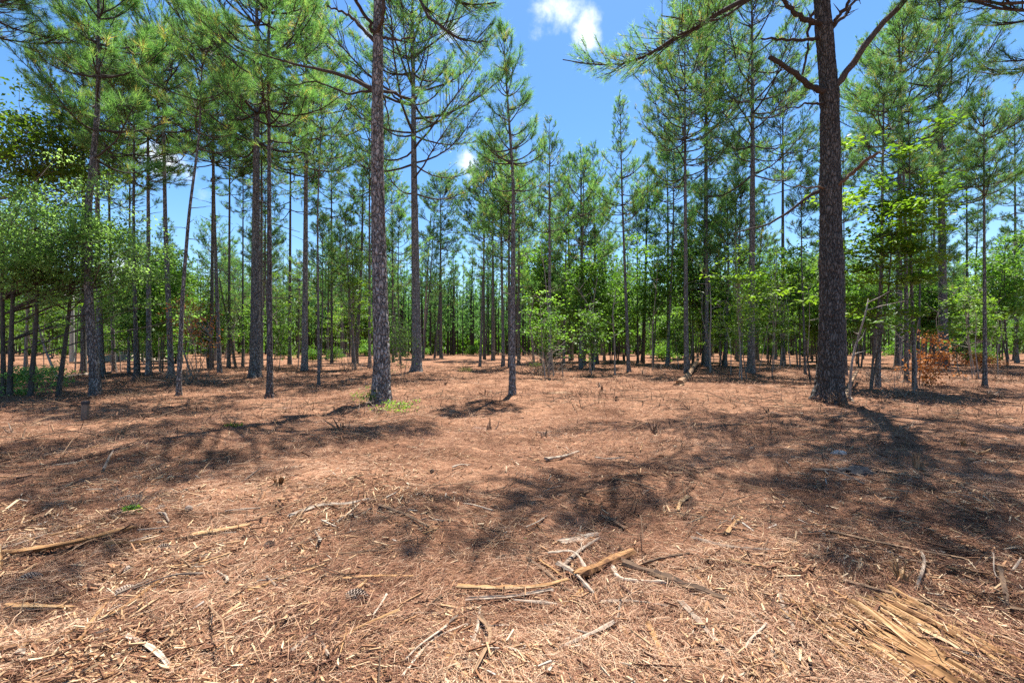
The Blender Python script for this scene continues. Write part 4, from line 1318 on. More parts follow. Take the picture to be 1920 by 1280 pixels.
lsap = []
for i in range(4):
    H = [5.0, 6.5, 4.0, 7.5][i]
    lsap.append(hardwood_meshes(760 + i, [((0, 0, 0), (grng.normal(0, .3), grng.normal(0, .2), H * .96))], (0, 0, H * .6), (H * .2, H * .2, H * .42), 46, 26, .17, M_GUM if i % 2 else M_LEAF, M_PALE, r0=.035, clump=.26, flat=.75, tone0=.5, low=.7))
for j in range(40):
    u = j % 5
    px, d = (grng.uniform(0, 700), grng.uniform(21, 46)) if u < 3 else (grng.uniform(990, 1920), grng.uniform(19, 40))
    if abs(px - 130) < 50: px = px + 130
    x = (px - CX) / F * d
    side = "right" if px > 960 else "left"
    place_tree((x, d, float(gh(x, d)) - .03), lsap[j % 4], "slender leafy sapling with sparse layered leaves among the trunks, %s half of the view" % side, "sapling", "leafy saplings in the mid distance, " + side, name="leafy_sapling", rotz=grng.uniform(0, 6), scale=grng.uniform(.7, 1.15))


# ---- clearing objects far left: utility pole with lamp, sand bank
def lamp_pole():
    d = 42.0; k = d / F
    x = (135 - CX) * k
    b = np.array([x, d, float(gh(x, d)) - .05])
    t = empty("lamp_pole", b, "pale grey utility pole with a lamp arm in the green clearing at far left", "lamp pole")
    H = CAMZ + (HY - 553) * k
    mb = MB()
    z = np.linspace(0, H, 14)
    P = np.stack([z * 0, z * 0, z], -1)
    V, Q = tubes(P[None], np.linspace(.20, .15, 14)[None], 14); mb.add(V, Q, 0, .5)
    mb.V.append(np.array([[0, 0, H + .04]])); mb.n += 1
    tip = np.arange(14) + 13 * 14
    mb.more(np.stack([tip, np.roll(tip, -1), np.full(14, mb.n - 1)], 1), 0, 0, .5)
    link("pole", mb.mesh("pole", [M_POLE], True), t)
    mb = MB()
    P = smooth_path([(0, 0, H - .35), (-.35, 0, H - .05), (-.7, 0, H + .02)], 8)
    V, Q = tubes(P[None], np.full((1, 8), .04), 8); mb.add(V, Q, 0, .8)
    link("arm", mb.mesh("arm", [M_LAMP], True), t)
    mb = MB()
    prof = [(.02, .14), (.12, .12), (.22, .02), (.24, -.1), (.14, -.16), (.02, -.17)]
    th = np.arange(14) * 2 * np.pi / 14
    V = np.array([[(-.78 + r * math.cos(a) * 1.5), r * math.sin(a), H + zz] for r, zz in prof for a in th])
    idx = np.arange(len(V)).reshape(len(prof), 14)
    a_ = idx[:-1]; b_ = np.roll(a_, -1, 1); d_ = idx[1:]; c_ = np.roll(d_, -1, 1)
    mb.add(V, np.stack([a_, d_, c_, b_], -1).reshape(-1, 4), 0, .9)
    link("lamp_head", mb.mesh("lamp_head", [M_LAMP], True), t)


lamp_pole()


def sand_bank():
    d = 44.0; k = d / F
    x0, x1 = (196 - CX) * k, (246 - CX) * k
    n, m = 26, 12
    u = np.linspace(0, 1, n); v = np.linspace(0, 1, m)
    U, Vv = np.meshgrid(u, v)
    X = x0 - 1 + (x1 - x0 + 2) * U; Y = d - 1.2 + 5 * Vv
    Z = .95 * np.sin(np.pi * np.clip(Vv, 0, 1)) ** .7 * np.sin(np.pi * U) ** .5 * (.8 + .4 * vn(X / .8, Y / .8, 61)) - .05
    mb = MB()
    idx = np.arange(n * m).reshape(m, n)
    mb.add(np.stack([X, Y, Z], -1).reshape(-1, 3), np.stack([idx[:-1, :-1], idx[:-1, 1:], idx[1:, 1:], idx[1:, :-1]], -1).reshape(-1, 4), 0, .75)
    tag(link("dirt_bank", mb.mesh("dirt_bank", [M_WOODGREY], True)), "pale bare dirt bank beyond the trunks on the left", None, None, "structure")


sand_bank()


# ---- marker post on the left
def marker_post():
    b = ground_pt(159, 783); d = b[1]; k = d / F
    t = empty("marker_post", b, "short square grey post standing in the straw on the left", "post")
    w, h = 4.6 * k, 34 * k
    def box(z0, z1, ww, name, m, tn, bev=.12):
        mb = MB()
        o = ww * bev
        ring = np.array([(-ww + o, -ww), (ww - o, -ww), (ww, -ww + o), (ww, ww - o), (ww - o, ww), (-ww + o, ww), (-ww, ww - o), (-ww, -ww + o)])
        lev = [(z0, 1), (z1 - o, 1), (z1, .9)]
        V = np.array([(x * s, y * s, z) for z, s in lev for x, y in ring] + [(0, 0, z1 + .004)])
        idx = np.arange(24).reshape(3, 8)
        a_ = idx[:-1]; b_ = np.roll(a_, -1, 1); d_ = idx[1:]; c_ = np.roll(d_, -1, 1)
        mb.add(V, np.stack([a_, b_, c_, d_], -1).reshape(-1, 4), 0, tn)
        mb.more(np.stack([idx[2], np.roll(idx[2], -1), np.full(8, 24)], 1), 0, 0, tn)
        link(name, mb.mesh(name, [m], False), t)
    box(-.1, h - .03, w, "post_shaft", M_WOODGREY, .45)
    box(h - .03, h + .03, w * 1.12, "post_cap", M_CHAR, .6)
    t.rotation_euler = (0, math.radians(1.5), math.radians(20))


marker_post()

# ---- wood lying about, and shade streaks shaped as sticks: each piece seen in the photo
S = px_stick
S(1, [(-30, 1056), (60, 1046), (150, 1028), (240, 1004)], 15, "long split half-rotten branch lying at the left edge of the foreground", "branch", "branch", M_WOOD, tone=(.0, .7), flat=.6, ridge=.45)
S(2, [(365, 998), (458, 990)], 11, "flat pale wood slab left of the middle foreground", "wood_slab", "wood piece", M_WOOD, .45, tone=(.7, 1))
S(3, [(322, 1066), (375, 1058), (426, 1043)], 7, "straight pale stick below the flat slab on the left", material=M_WOOD, tone=(.5, .9))
S(4, [(28, 1136), (118, 1130)], 18, "thick pale chunk with bark in the left foreground", "wood_chunk", "wood piece", M_WOOD, .6, tone=(.4, .95))
S(5, [(36, 1244), (48, 1205), (66, 1178)], 13, "short curved bark piece in the lower left corner", "bark_piece", "bark", M_WOODGREY, .6, tone=(.3, .8))
S(6, [(238, 1203), (290, 1222), (338, 1268)], 9, "forked tan branch with frayed end near the lower left", "branch", "branch", M_WOODGREY, .7, tone=(.4, .9))
S(7, [(190, 1266), (315, 1250)], 10, "tan strip of wood along the bottom edge left of centre", material=M_WOOD, flat=.5)
S(8, [(545, 966), (600, 948), (650, 946), (692, 938)], 6, "twisted pale root lying in the straw left of the middle", "root", "root", M_WOODGREY, tone=(.5, 1))
S(9, [(645, 1084), (700, 1078), (770, 1076)], 8, "flat orange-tan sliver above the large pine cone", "sliver", "wood piece", M_WOOD, .4)
S(10, [(712, 955), (760, 972), (800, 992)], 7, "dark brown stick pointing at the shade patch in the middle", material=M_WOODDARK)
S(11, [(1026, 864), (1055, 855), (1083, 842)], 6, "pale curved stick alone on sunlit straw in the middle", material=M_WOODGREY, tone=(.6, 1))
S(12, [(861, 1093), (940, 1096), (1015, 1092), (1062, 1080)], 7, "long split tan branch pointing into the central wood heap from the left", "branch", "branch", M_WOOD, tone=(.2, .8), ridge=.4)
S(13, [(880, 1112), (960, 1108), (1030, 1098)], 8, "grey strip beneath the long split branch of the central heap", "wood_strip", "wood piece", M_WOODGREY)
S(14, [(1048, 1044), (1078, 1072), (1110, 1104)], 9, "grey stick lying across the thick tan log of the central heap", material=M_WOODGREY, rise=[.03, .05, .02], tone=(.4, .8))
S(15, [(1088, 1072), (1130, 1056), (1178, 1034)], 17, "thick tan barkless log of the central heap", "log", "log", M_WOOD, 1.0, taper=1.05, tone=(.1, .6), ridge=.2, lift=.8)
S(16, [(1058, 1048), (1090, 1024), (1122, 1008)], 8, "brownish stick rising to the right behind the central heap", material=M_WOODGREY, tone=(.2, .6))
S(17, [(1012, 1042), (1050, 1062)], 10, "orange wood piece at the left of the central heap", "wood_chunk", "wood piece", M_WOOD, .6, tone=(.3, .6))
S(18, [(1056, 1008), (1085, 1000), (1116, 990)], 12, "pale flat pointed slab in shade above the central heap", "wood_slab", "wood piece", M_WOODGREY, .35, tone=(.6, 1))
S(19, [(1132, 955), (1150, 966), (1170, 983)], 8, "dark stick at the right rim of the central shade", material=M_WOODDARK)
S(20, [(1150, 1058), (1162, 1084), (1200, 1096), (1245, 1104)], 9, "pale bleached forked piece right of the thick tan log", "branch", "branch", M_WOODGREY, .8, tone=(.8, 1))
S(21, [(1172, 1064), (1230, 1088), (1290, 1115), (1352, 1142)], 14, "dark brown peeled branch right of the central heap", "branch", "branch", M_WOODDARK, tone=(.3, 1), lift=.9)
S(22, [(1125, 1126), (1200, 1134), (1290, 1160)], 5, "thin pale twig under the dark brown peeled branch", material=M_WOODGREY)
S(23, [(1216, 1178), (1232, 1222), (1250, 1282)], 12, "tan splinter at the bottom, left of the grey cracked board", "sliver", "wood piece", M_WOOD, .5)
S(24, [(1280, 1146), (1322, 1196), (1372, 1256)], 13, "grey cracked board-like piece in the lower right of centre", "wood_strip", "wood piece", M_WOODGREY, .6, tone=(.2, .8))
S(25, [(1460, 1132), (1470, 1158), (1487, 1192)], 8, "grey bark stick upright-lying left of the shattered log", material=M_WOODGREY)
S(26, [(845, 1242), (872, 1262), (902, 1288)], 11, "pale split stick cut by the bottom edge", material=M_WOOD, flat=.6, tone=(.7, 1))
S(27, [(758, 1268), (790, 1222), (820, 1190), (872, 1164)], 7, "pale bent stick in the bottom middle foreground", material=M_WOODGREY, tone=(.6, 1))
S(28, [(888, 1190), (896, 1160), (900, 1124)], 7, "short pale upright-lying stick in the middle foreground", material=M_WOODGREY, tone=(.5, .9))
S(29, [(898, 1154), (956, 1147)], 5, "whitish chip touching the short pale stick", "sliver", "wood piece", M_WOODGREY, .5, tone=(.85, 1))
S(30, [(838, 1255), (846, 1210), (852, 1180)], 9, "tan flat strip beside the pale bent stick", "wood_strip", "wood piece", M_WOOD, .4)
S(31, [(1706, 1136), (1718, 1160), (1735, 1184)], 7, "brown stick in the stripe of shade at lower right", material=M_WOODGREY, tone=(.2, .5))
S(32, [(1715, 1120), (1733, 1076), (1720, 1028)], 5, "grey twisted twig right of the frayed stump", "twig", "twig", M_WOODGREY, rise=[0, .06, .0])
S(33, [(1888, 1170), (1876, 1120)], 8, "dark stub near the right edge of the foreground", "wood_stub", "wood piece", M_WOODDARK, rise=[0, .10])
S(34, [(0, 1035), (40, 1026), (72, 1018)], 7, "grey twig above the long split branch at the left edge", "twig", "twig", M_WOODGREY)
S(35, [(1290, 930), (1272, 958)], 7, "pale short chip on the sunlit strip in the middle right", "sliver", "wood piece", M_WOOD, .5, tone=(.7, 1))
S(36, [(470, 1102), (530, 1082), (610, 1056)], 6, "thin tan stick in the left-middle foreground", material=M_WOOD)
S(37, [(530, 1165), (555, 1120), (610, 1080)], 5, "brown twig crossing left of the large pine cone", "twig", "twig", M_WOODDARK)
S(38, [(548, 1230), (590, 1200), (615, 1240)], 6, "bent pale twig at the bottom left of the large pine cone", "twig", "twig", M_WOODGREY)
S(39, [(1340, 1278), (1352, 1220), (1330, 1180)], 8, "tan splintered strip at the bottom, below the grey cracked board", "wood_strip", "wood piece", M_WOOD, .5)
S(40, [(1460, 1240), (1540, 1262), (1600, 1285)], 8, "reddish brown branch at the bottom edge under the shattered log", "branch", "branch", M_WOODDARK)
S(41, [(60, 1278), (100, 1262), (135, 1240)], 9, "grey branch in the lowest left corner", "branch", "branch", M_WOODGREY, tone=(.3, .7))
S(42, [(0, 1236), (90, 1212), (210, 1160), (300, 1090)], 8, "long thin brown branch crossing the lower left shade", "branch", "branch", M_WOOD, tone=(.1, .5))
S(43, [(1272, 722), (1290, 704), (1308, 684)], 9, "tilted broken log sticking up before the sunlit straight pine", "log", "log", M_WOODDARK, 1.0, rise=[.0, .06, .32], tone=(.4, 1))
S(44, [(195, 888), (205, 870), (212, 862)], 4, "curved grey twig in the shade at left, in front of the post", "twig", "twig", M_WOODGREY)
S(45, [(1545, 752), (1580, 742), (1600, 750)], 6, "pale bark strip at the foot of the huge dark pine", "bark_piece", "bark", M_WOODGREY, .5, rise=[.08, .1, .03])
S(46, [(1580, 748), (1596, 728), (1606, 715)], 8, "dark broken stick leaning at the right foot of the huge pine", "stick", "stick", M_WOODDARK, rise=[0, .2, .4])
S(47, [(1840, 1062), (1862, 1080), (1868, 1110), (1920, 1130)], 3, "thin curved vine at the right edge of the foreground", "twig", "twig", M_WOODGREY, rise=[.08, .12, .05, .02])
S(48, [(90, 712), (150, 704), (205, 700)], 6, "fallen thin log in front of the green clearing on the left", "log", "log", M_WOODGREY, 1.0)
S(49, [(1360, 1010), (1388, 985)], 6, "pale stick in dappled shade right of the middle", material=M_WOOD)
S(50, [(1640, 890), (1700, 900)], 4, "dark straight stick near the charred clump", material=M_WOODDARK)


S(51, [(990, 1040), (1030, 1066), (1066, 1090)], 7, "dark split piece at the lower left of the central heap", "wood_strip", "wood piece", M_WOODDARK, .6)
S(52, [(1030, 1030), (1075, 1038), (1100, 1060)], 6, "thin curved strip over the centre of the central heap", "wood_strip", "wood piece", M_WOODGREY, .6, rise=[.03, .07, .03])
S(53, [(1060, 1120), (1100, 1086)], 8, "short tan splinter under the grey stick of the central heap", "sliver", "wood piece", M_WOOD, .5)
S(54, [(1180, 1050), (1230, 1046), (1290, 1048)], 7, "dark straight branch lying level beyond the dark brown peeled branch", material=M_WOODDARK)
S(55, [(1240, 1052), (1246, 1084)], 6, "short dark upright-lying stick above the dark brown peeled branch", material=M_WOODDARK)
S(56, [(1370, 1062), (1430, 1076), (1500, 1082)], 6, "pale stick in the right foreground, left of the frayed stump", material=M_WOOD, tone=(.6, .95))
S(57, [(1300, 1010), (1370, 1036), (1440, 1050)], 6, "brown stick in dappled shade between the central heap and the frayed stump", material=M_WOODGREY)
S(58, [(1560, 1010), (1660, 1034), (1800, 1062)], 8, "long dark strip standing in for a shade streak behind the yellow frayed stump", "branch", "branch", M_WOODDARK, lift=.9)  # dark stick shape laid along a shadow streak, in place of cast shade
S(59, [(1590, 1110), (1700, 1140), (1830, 1180)], 9, "long dark strip standing in for a shade streak just beyond the shattered log", "branch", "branch", M_WOODDARK, lift=.9)  # another shade streak built as a thin dark stick
S(60, [(1780, 1100), (1850, 1118), (1915, 1130)], 6, "brown branch in the shade stripe at the right edge", "branch", "branch", M_WOODGREY)
S(61, [(1300, 1080), (1340, 1108), (1372, 1120)], 7, "orange splinter lying beside the dark brown peeled branch", "sliver", "wood piece", M_WOOD, .5, tone=(.1, .5))
S(62, [(1410, 1160), (1436, 1200), (1450, 1250)], 9, "grey split bark strip left of the shattered log's end", "bark_piece", "bark", M_WOODGREY, .5)
S(63, [(1165, 1180), (1190, 1222), (1215, 1262)], 9, "orange-brown strip in the bottom middle, left of the tan splinter", "wood_strip", "wood piece", M_WOOD, .5, tone=(.0, .4))
S(64, [(150, 1215), (180, 1160), (205, 1120)], 7, "tan stick in the lower left shade", material=M_WOOD, tone=(.2, .6))
S(65, [(640, 1262), (690, 1232), (740, 1208)], 6, "pale sliver near the bottom, left of the pale bent stick", "sliver", "wood piece", M_WOOD, .5, tone=(.6, 1))
S(66, [(430, 1250), (470, 1225), (520, 1210)], 7, "tan sliver on the bottom left foreground straw", "sliver", "wood piece", M_WOOD, .5)


# shattered log at lower right: long splinters side by side
def shattered_log():
    c = at(1700, 1215); c[2] = gh(c[0], c[1])
    t = empty("shattered_log", c, "shattered rotten log broken into long yellow splinters at lower right", "log")
    rng = np.random.default_rng(66)
    for j in range(92):
        u = rng.uniform(0, 1)
        p0 = at(1478 + 215 * u + rng.normal(0, 10), 1160 - 26 * u + rng.normal(0, 8))
        p1 = at(1690 + 300 * u + rng.normal(0, 12), 1330 - 34 * u + rng.normal(0, 5))
        ln = rng.uniform(.22, .75)
        s0 = rng.uniform(-.04, 1 - ln); s1 = s0 + ln
        a = p0 + (p1 - p0) * s0; b_ = p0 + (p1 - p0) * s1
        ridge = math.exp(-((u - .42) / .16) ** 2) + .8 * math.exp(-((u - .80) / .10) ** 2)
        h = .04 * ridge * rng.uniform(.1, 1.1)
        q = np.array([a, (a + b_) / 2 + rng.normal(0, .006, 3), b_])
        q[:, 2] = gh(q[:, 0], q[:, 1]).mean() + h + .016
        q[0, 2] -= .008; q[2, 2] -= .008
        r = rng.uniform(.004, .012)
        v = rng.uniform()
        tn = (.0, .3) if v < .25 else (.2, .6) if v < .6 else (.5, .95)
        me = stick_mesh(rng, q - c, r, sides=7, rings=14, flat=rng.uniform(.35, .9), taper=.6, tone=tn, mats=[M_WOOD], ridge=.4, jag=4)
        link("splinter", me, t)
    # the crushed body under them: long ridges and clefts that run with the grain
    nu, nv = 150, 60
    uu, vv = np.meshgrid(np.linspace(-.06, 1.06, nu), np.linspace(-.1, 1.05, nv))
    P0 = np.array([at(1478 + 215 * q, 1160 - 26 * q) for q in uu[0]]); P1 = np.array([at(1690 + 300 * q, 1330 - 34 * q) for q in uu[0]])
    G = P0[None] + (P1 - P0)[None] * vv[..., None]
    st = vn(uu * 46, vv * 1.7, 71); st2 = vn(uu * 110, vv * 3.5, 72); st3 = vn(uu * 14, vv * .9, 73)
    prof = .045 * np.exp(-((uu - .42) / .2) ** 2) + .04 * np.exp(-((uu - .80) / .13) ** 2) + .012
    hgt = prof * (.25 + 1.1 * st3) + .034 * (st - .55) + .012 * (st2 - .5)
    lim0 = .22 * vn(uu * 40, uu * 0, 74); lim1 = 1 - .25 * vn(uu * 38, uu * 0 + 3, 75)
    hgt = hgt - .10 * np.clip((lim0 - vv) / .06, 0, 1) - .10 * np.clip((vv - lim1) / .06, 0, 1) - .08 * np.clip((np.abs(uu - .5) - .5) / .05, 0, 1)
    G[..., 2] = gh(G[..., 0], G[..., 1]) * .5 + float(gh(c[0], c[1])) * .5 + hgt
    ix = np.arange(nu * nv).reshape(nv, nu)
    mb = MB()
    tn = np.clip(.5 + 1.0 * (st - .5) + .8 * (st2 - .5) - .1, 0, 1)[:-1, :-1].ravel()
    mb.add((G - c).reshape(-1, 3), np.stack([ix[:-1, :-1], ix[:-1, 1:], ix[1:, 1:], ix[1:, :-1]], -1).reshape(-1, 4), 0, tn)
    link("crushed_wood", mb.mesh("crushed_wood", [M_WOOD], False), t)
    # the finest fibres, too many to tell apart
    n = 170
    u = rng.uniform(-.08, 1.05, n)
    P0 = np.array([at(1468 + 225 * q, 1162 - 28 * q) for q in u]); P1 = np.array([at(1690 + 310 * q, 1334 - 36 * q) for q in u])
    s0 = rng.uniform(-.08, .85, n)[:, None]; ln = rng.uniform(.05, .35, n)[:, None]
    a = P0 + (P1 - P0) * s0 + rng.normal(0, .02, (n, 3)); b_ = P0 + (P1 - P0) * (s0 + ln) + rng.normal(0, .025, (n, 3))
    z = gh(a[:, 0], a[:, 1]) + rng.uniform(.004, .05, n)
    a[:, 2] = z; b_[:, 2] = z + rng.normal(0, .012, n)
    P = np.stack([a, (a + b_) / 2 + rng.normal(0, .006, (n, 3)), b_], 1) - c
    r = rng.uniform(.0012, .0042, n)
    V, Q = tubes(P, np.stack([r, r, r * .4], 1), 4)
    mb = MB(); mb.add(V, Q, 0, np.repeat(rng.beta(1.3, 1.2, n), 8))
    o = link("wood_fibres", mb.mesh("wood_fibres", [M_WOOD], False), t)
    o["kind"] = "stuff"


shattered_log()


# frayed stumps of cut saplings
def frayed_stump(px, py, h_px, w_px, label, seed, m=M_WOOD, n=9, tone=(.35, .9), spread=.35):
    b = ground_pt(px, py); d = b[1]; k = d / F
    t = empty("frayed_stump", b, label, "stump")
    rng = np.random.default_rng(seed)
    h, w = h_px * k, w_px * k * .5
    link("stump_base", stick_mesh(rng, np.array([(0, 0, -.05), (0, 0, h * .15), (.01, 0, h * .38)]), w * .55, sides=9, rings=7, taper=.9, tone=tone, mats=[m], ridge=.2), t)
    for j in range(n):
        a = rng.uniform(0, 6.28); rr = w * .4 * rng.uniform(.2, 1)
        hh = h * rng.uniform(.55, 1)
        o = np.array([math.cos(a), math.sin(a), 0])
        q = np.array([o * rr + [0, 0, h * .15], o * (rr + w * spread * .6) + [0, 0, hh * .6], o * (rr + w * spread * rng.uniform(.8, 2.2)) + [0, 0, hh]])
        link("splinter", stick_mesh(rng, q, max(w * .16, .003), sides=5, rings=6, taper=.35, tone=tone, mats=[m], ridge=.3), t)


frayed_stump(1690, 1108, 66, 26, "yellow frayed cut stump standing in the lower right shade", 1, spread=.6)
frayed_stump(1722, 884, 44, 26, "brown ragged cut stump in shade on the right", 2, M_WOODDARK, tone=(.4, 1))
frayed_stump(1702, 834, 20, 9, "small brown stub behind the ragged brown stump", 3, M_WOODDARK, n=4, tone=(.5, 1))
frayed_stump(1806, 836, 24, 12, "small orange frayed stump near the right edge", 4, M_WOOD, n=6, tone=(.1, .5))
frayed_stump(523, 914, 26, 20, "tuft-like orange frayed stub left of the middle", 5, M_WOOD, n=12, tone=(.05, .4), spread=.7)
frayed_stump(228, 812, 16, 10, "pale V-shaped splintered stub on the left", 6, M_WOOD, n=6, tone=(.7, 1), spread=1.2)
frayed_stump(1465, 800, 18, 9, "low dark stub in front of the huge pine's left shade", 7, M_WOODDARK, n=4)
frayed_stump(1128, 732, 18, 8, "small dark stub in the middle distance right of the central pine", 8, M_WOODDARK, n=4)
frayed_stump(1154, 752, 14, 12, "low broken stub by the brush patch in the middle distance", 9, M_WOODDARK, n=6)


stub_protos = []
tr = np.random.default_rng(515)
for i in range(6):
    mb = MB()
    n = [5, 8, 4, 10, 6, 7][i]
    f = tr.normal(0, .02, (n, 3)) * np.array([1, 1, 0]) - np.array([0, 0, .03])
    dv = np.stack([tr.normal(0, .05, n), tr.normal(0, .05, n), tr.uniform(.06, .22, n)], -1)
    V, Q = tubes(np.stack([f, f + dv * .55, f + dv + tr.normal(0, .01, (n, 3))], 1), np.tile([.014, .010, .003], (n, 1)), 5)
    mb.add(V, Q, 0, np.repeat(tr.uniform(0, 1, n), 10))
    stub_protos.append(mb.mesh("sapling_stub", [M_WOODDARK if i % 3 else M_WOODGREY], False))
for j in range(85):
    x, y = scatter(tr, 1, .5, 690, 900, 24)
    x, y = float(x[0]), float(y[0])
    if abs(x / y) > 1.2 or y < 7.0: continue
    o = link("sapling_stub", stub_protos[j % 6], loc=(x, y, float(gh(x, y))))
    o.rotation_euler = (tr.normal(0, .25), tr.normal(0, .25), tr.uniform(0, 6)); q = tr.uniform(.7, 1.7); o.scale = (q, q, q)
    tag(o, "small splintered stub of a cut sapling sticking out of the straw", "stub", "small cut stubs across the cleared ground")


# pine cones
def cone_mesh(seed):
    rng = np.random.default_rng(seed)
    mb = MB()
    n = 120
    i = np.arange(n); t = i / n
    a = i * 2.39996
    L = .105
    z = t * L - L / 2
    rad = .034 * np.sin(np.pi * (t * .80 + .18)) ** .8
    out = np.stack([np.cos(a), np.sin(a), np.zeros(n)], -1); up = np.array([0, 0, 1.]); sd = np.stack([-np.sin(a), np.cos(a), np.zeros(n)], -1)
    p = out * (rad * .35)[:, None] + up * z[:, None]
    tip = out * rad[:, None] + up * (z + .010)[:, None]
    w = (.007 + .006 * np.sin(np.pi * t))[:, None]
    V = np.stack([p - sd * w * .4, p + sd * w * .4, tip + sd * w * .8 - up * .004, tip - sd * w * .8 - up * .004, tip + out * .003 + up * .005, p + up * .008], 1).reshape(-1, 3)
    b = i[:, None] * 6
    mb.add(V, b + np.array([[0, 1, 2, 3]]), 0, .2)
    mb.more(b + np.array([[3, 2, 4]]), 0, 0, .95)
    mb.more(b + np.array([[5, 4, 2]]), 0, 0, .6); mb.more(b + np.array([[5, 3, 4]]), 0, 0, .6); mb.more(b + np.array([[5, 2, 1]]), 0, 0, .3); mb.more(b + np.array([[5, 0, 3]]), 0, 0, .3)
    P = np.array([[0, 0, -L / 2], [0, 0, 0], [0, 0, L / 2]])
    V, Q = tubes(P[None], np.array([[.008, .014, .004]]), 8); mb.add(V, Q, 0, .1)
    return mb.mesh("pine_cone", [M_CONE], False)


cones = [cone_mesh(i) for i in range(3)]
for j, (px, py, s, lab) in enumerate([
        (668, 1131, 1.15, "large brown pine cone lying in the open straw of the foreground"),
        (307, 1020, .85, "pine cone below the flat pale slab on the left"),
        (237, 1066, .9, "pine cone under the end of the long split branch"),
        (238, 1104, .85, "greyish pine cone lower left, below another cone"),
        (258, 1078, .7, "small pine cone right beside the one under the split branch"),
        (56, 1084, .9, "dark pine cone near the left edge"),
        (354, 963, .8, "pine cone above the flat pale slab"),
        (302, 962, .7, "small dark cone on the left, behind the tiny seedling"),
        (505, 1022, .9, "dark pine cone right of the straight pale stick"),
        (715, 953, .8, "pine cone touching the dark brown stick's upper end"),
        (418, 1016, .6, "half-buried cone beneath the flat pale slab"),
        (810, 880, .7, "small cone on sunlit straw beyond the shade patch"),
        (345, 925, .7, "dark cone in the left middle ground"),
        (1410, 842, .8, "dark cone in dappled light left of the grey stones")]):
    b = ground_pt(px, py); b[2] += .045 * s
    o = link("pine_cone", cones[j % 3], loc=b)
    o.rotation_euler = (math.radians(85 + 10 * math.sin(j * 3)), math.radians(12 * math.cos(j)), j * 1.7 if j else 1.35)
    o.scale = (s, s, s)
    tag(o, lab, "pine cone", "pine cones on the straw")


# stones and the charred clump
def lump(px, py, wpx, hpx, label, name, cat, m, seed, tone=.5):
    b = ground_pt(px, py); d = b[1]; k = d / F
    rng = np.random.default_rng(seed)
    n1, n2 = 12, 20
    ph = np.linspace(0, np.pi, n1); th = np.arange(n2) * 2 * np.pi / n2
    PH, TH = np.meshgrid(ph, th, indexing='ij')
    r = 1 + .55 * (vn(np.cos(TH) * np.sin(PH) * 2.2 + 9, np.sin(TH) * np.sin(PH) * 2.2 + PH * 1.5, seed) - .5) + .5 * (vn(np.cos(TH) * np.sin(PH) * 5 + 3, np.sin(TH) * np.sin(PH) * 5 + PH * 3, seed + 1) - .5)
    V = np.stack([r * np.sin(PH) * np.cos(TH) * wpx * k * .5, r * np.sin(PH) * np.sin(TH) * wpx * k * .35, r * np.cos(PH) * hpx * k * .6], -1)
    mb = MB()
    idx = np.arange(n1 * n2).reshape(n1, n2)
    a_ = idx[:-1]; b_ = np.roll(a_, -1, 1); d_ = idx[1:]; c_ = np.roll(d_, -1, 1)
    mb.add(V.reshape(-1, 3), np.stack([a_, d_, c_, b_], -1).reshape(-1, 4), 0, tone)
    b[2] += hpx * k * .15
    tag(link(name, mb.mesh(name, [m], False), loc=b), label, cat)


lump(1574, 850, 26, 12, "pale grey stone on the right, behind the charred clump", "stone", "stone", M_STONE, 1, .8)
lump(1602, 888, 60, 20, "dark charred clump in the shade on the right", "charred_clump", "clump", M_CHAR, 2)
lump(1055, 738, 44, 7, "low grey-brown mound right of the small central pine", "earth_mound", "mound", M_WOODDARK, 3, .8)


# fallen leaves lying in the foreground
def fallen_leaf(px, py, spx, label, m, tone, seed):
    b = ground_pt(px, py); d = b[1]; k = d / F
    rng = np.random.default_rng(seed)
    s = spx * k
    n = 9
    t = np.linspace(0, 1, n)
    w = .24 * np.sin(np.pi * t) ** .8 * s
    x = (t - .5) * s
    z = .02 + .12 * s * np.sin(np.pi * t)
    V = np.concatenate([np.stack([x, w, z + .25 * w], -1), np.stack([x, 0 * x, z], -1), np.stack([x, -w, z + .25 * w], -1)])
    Q = [(i, i + 1, n + i + 1, n + i) for i in range(n - 1)] + [(n + i, n + i + 1, 2 * n + i + 1, 2 * n + i) for i in range(n - 1)]
    V2 = V + np.array([0, 0, -.0012])
    mb = MB(); mb.add(V, Q, 0, tone)
    mb.add(V2, np.array(Q)[:, ::-1], 0, tone)
    o = link("fallen_leaf", mb.mesh("fallen_leaf", [m], True), loc=b)
    o.rotation_euler = (rng.normal(0, .2), rng.normal(0, .2), rng.uniform(-.6, .6))
    tag(o, label, "leaf", "fallen leaves in the foreground")


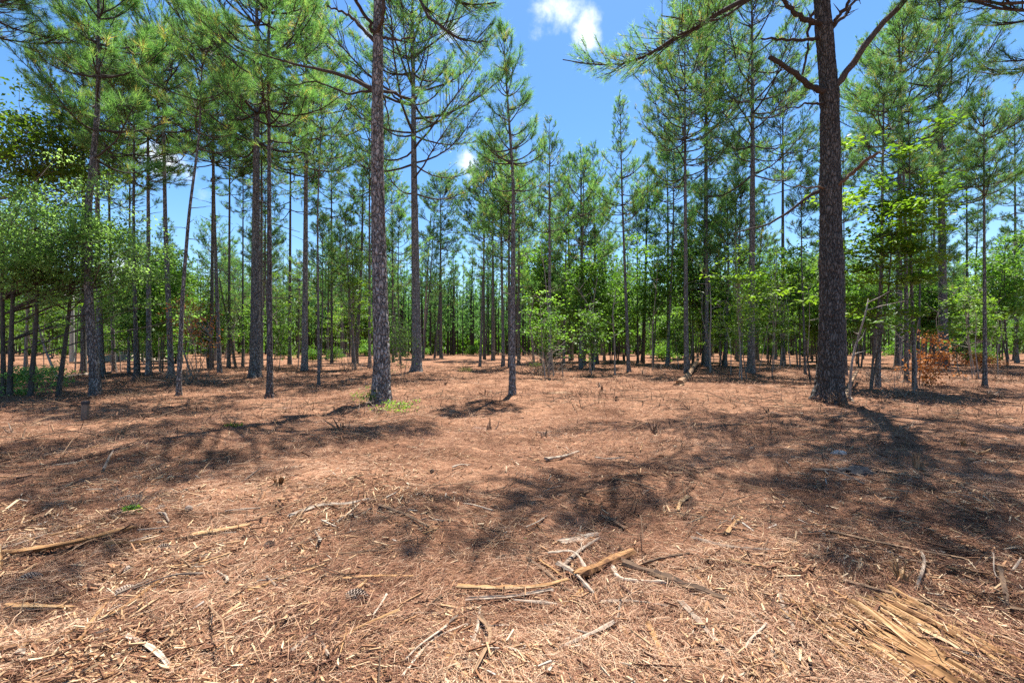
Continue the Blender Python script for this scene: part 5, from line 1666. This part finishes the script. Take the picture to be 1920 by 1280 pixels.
fallen_leaf(1002, 1222, 26, "fresh bright green leaf on the bottom middle straw", M_GUM, 1, 1)
fallen_leaf(884, 1224, 14, "small green leaf left of the fresh bright green leaf", M_GUM, .6, 2)
fallen_leaf(100, 1086, 18, "yellow-green leaf on the left foreground straw", M_GUM, .9, 3)
fallen_leaf(986, 992, 18, "yellow leaf in the central shade", M_GUM, 1, 4)
fallen_leaf(994, 934, 12, "little yellow leaf at the back of the central shade", M_GUM, 1, 5)
fallen_leaf(1436, 1088, 14, "green leaf on the right of the middle foreground", M_GUM, .7, 6)
fallen_leaf(345, 1229, 24, "orange-yellow leaf beside the forked tan branch", M_DEAD, 1, 7)
fallen_leaf(20, 1060, 20, "orange leaf under the split branch at the left edge", M_DEAD, .9, 8)
fallen_leaf(565, 1108, 26, "orange-brown dead leaf left of the large pine cone", M_DEAD, .6, 9)
fallen_leaf(420, 1188, 20, "red-brown dead leaf near the lower left", M_DEAD, .3, 10)


# scattered sticks that nothing tells apart
srng = np.random.default_rng(314)
sproto = []
for i in range(10):
    Ls = srng.uniform(.16, .42)
    pts = np.array([(-Ls / 2, 0, 0), (srng.normal(0, .02), srng.normal(0, .03), .006), (Ls / 2, srng.normal(0, .02), 0)])
    sproto.append(stick_mesh(srng, pts, srng.uniform(.005, .012), sides=7, rings=9, flat=srng.uniform(.5, 1), tone=(.2, .9), mats=[[M_WOOD, M_WOODGREY, M_WOODDARK, M_WOODGREY][i % 4]], ridge=.3))
for j in range(190):
    x, y = scatter(srng, 1, 1.0, 690, 1290) if j % 3 else scatter(srng, 1, 0.0, dmax=17)
    x, y = float(x[0]), float(y[0])
    if abs(x / y) > 1.25 or y < 1.8: continue
    o = link("stick", sproto[j % 10], loc=(x, y, float(gh(x, y)) + .022))
    o.rotation_euler = (srng.uniform(0, 6), srng.normal(0, .10), 6.28 * vn(x / 1.6, y / 1.6, 43) * 1.3 + srng.normal(0, .7))
    s = srng.uniform(.6, 1.3) * (1 + y * .02); o.scale = (s, s, s)
    tag(o, "small broken stick lying loose on the straw", "stick", "small broken sticks on the straw")


build_stubble()
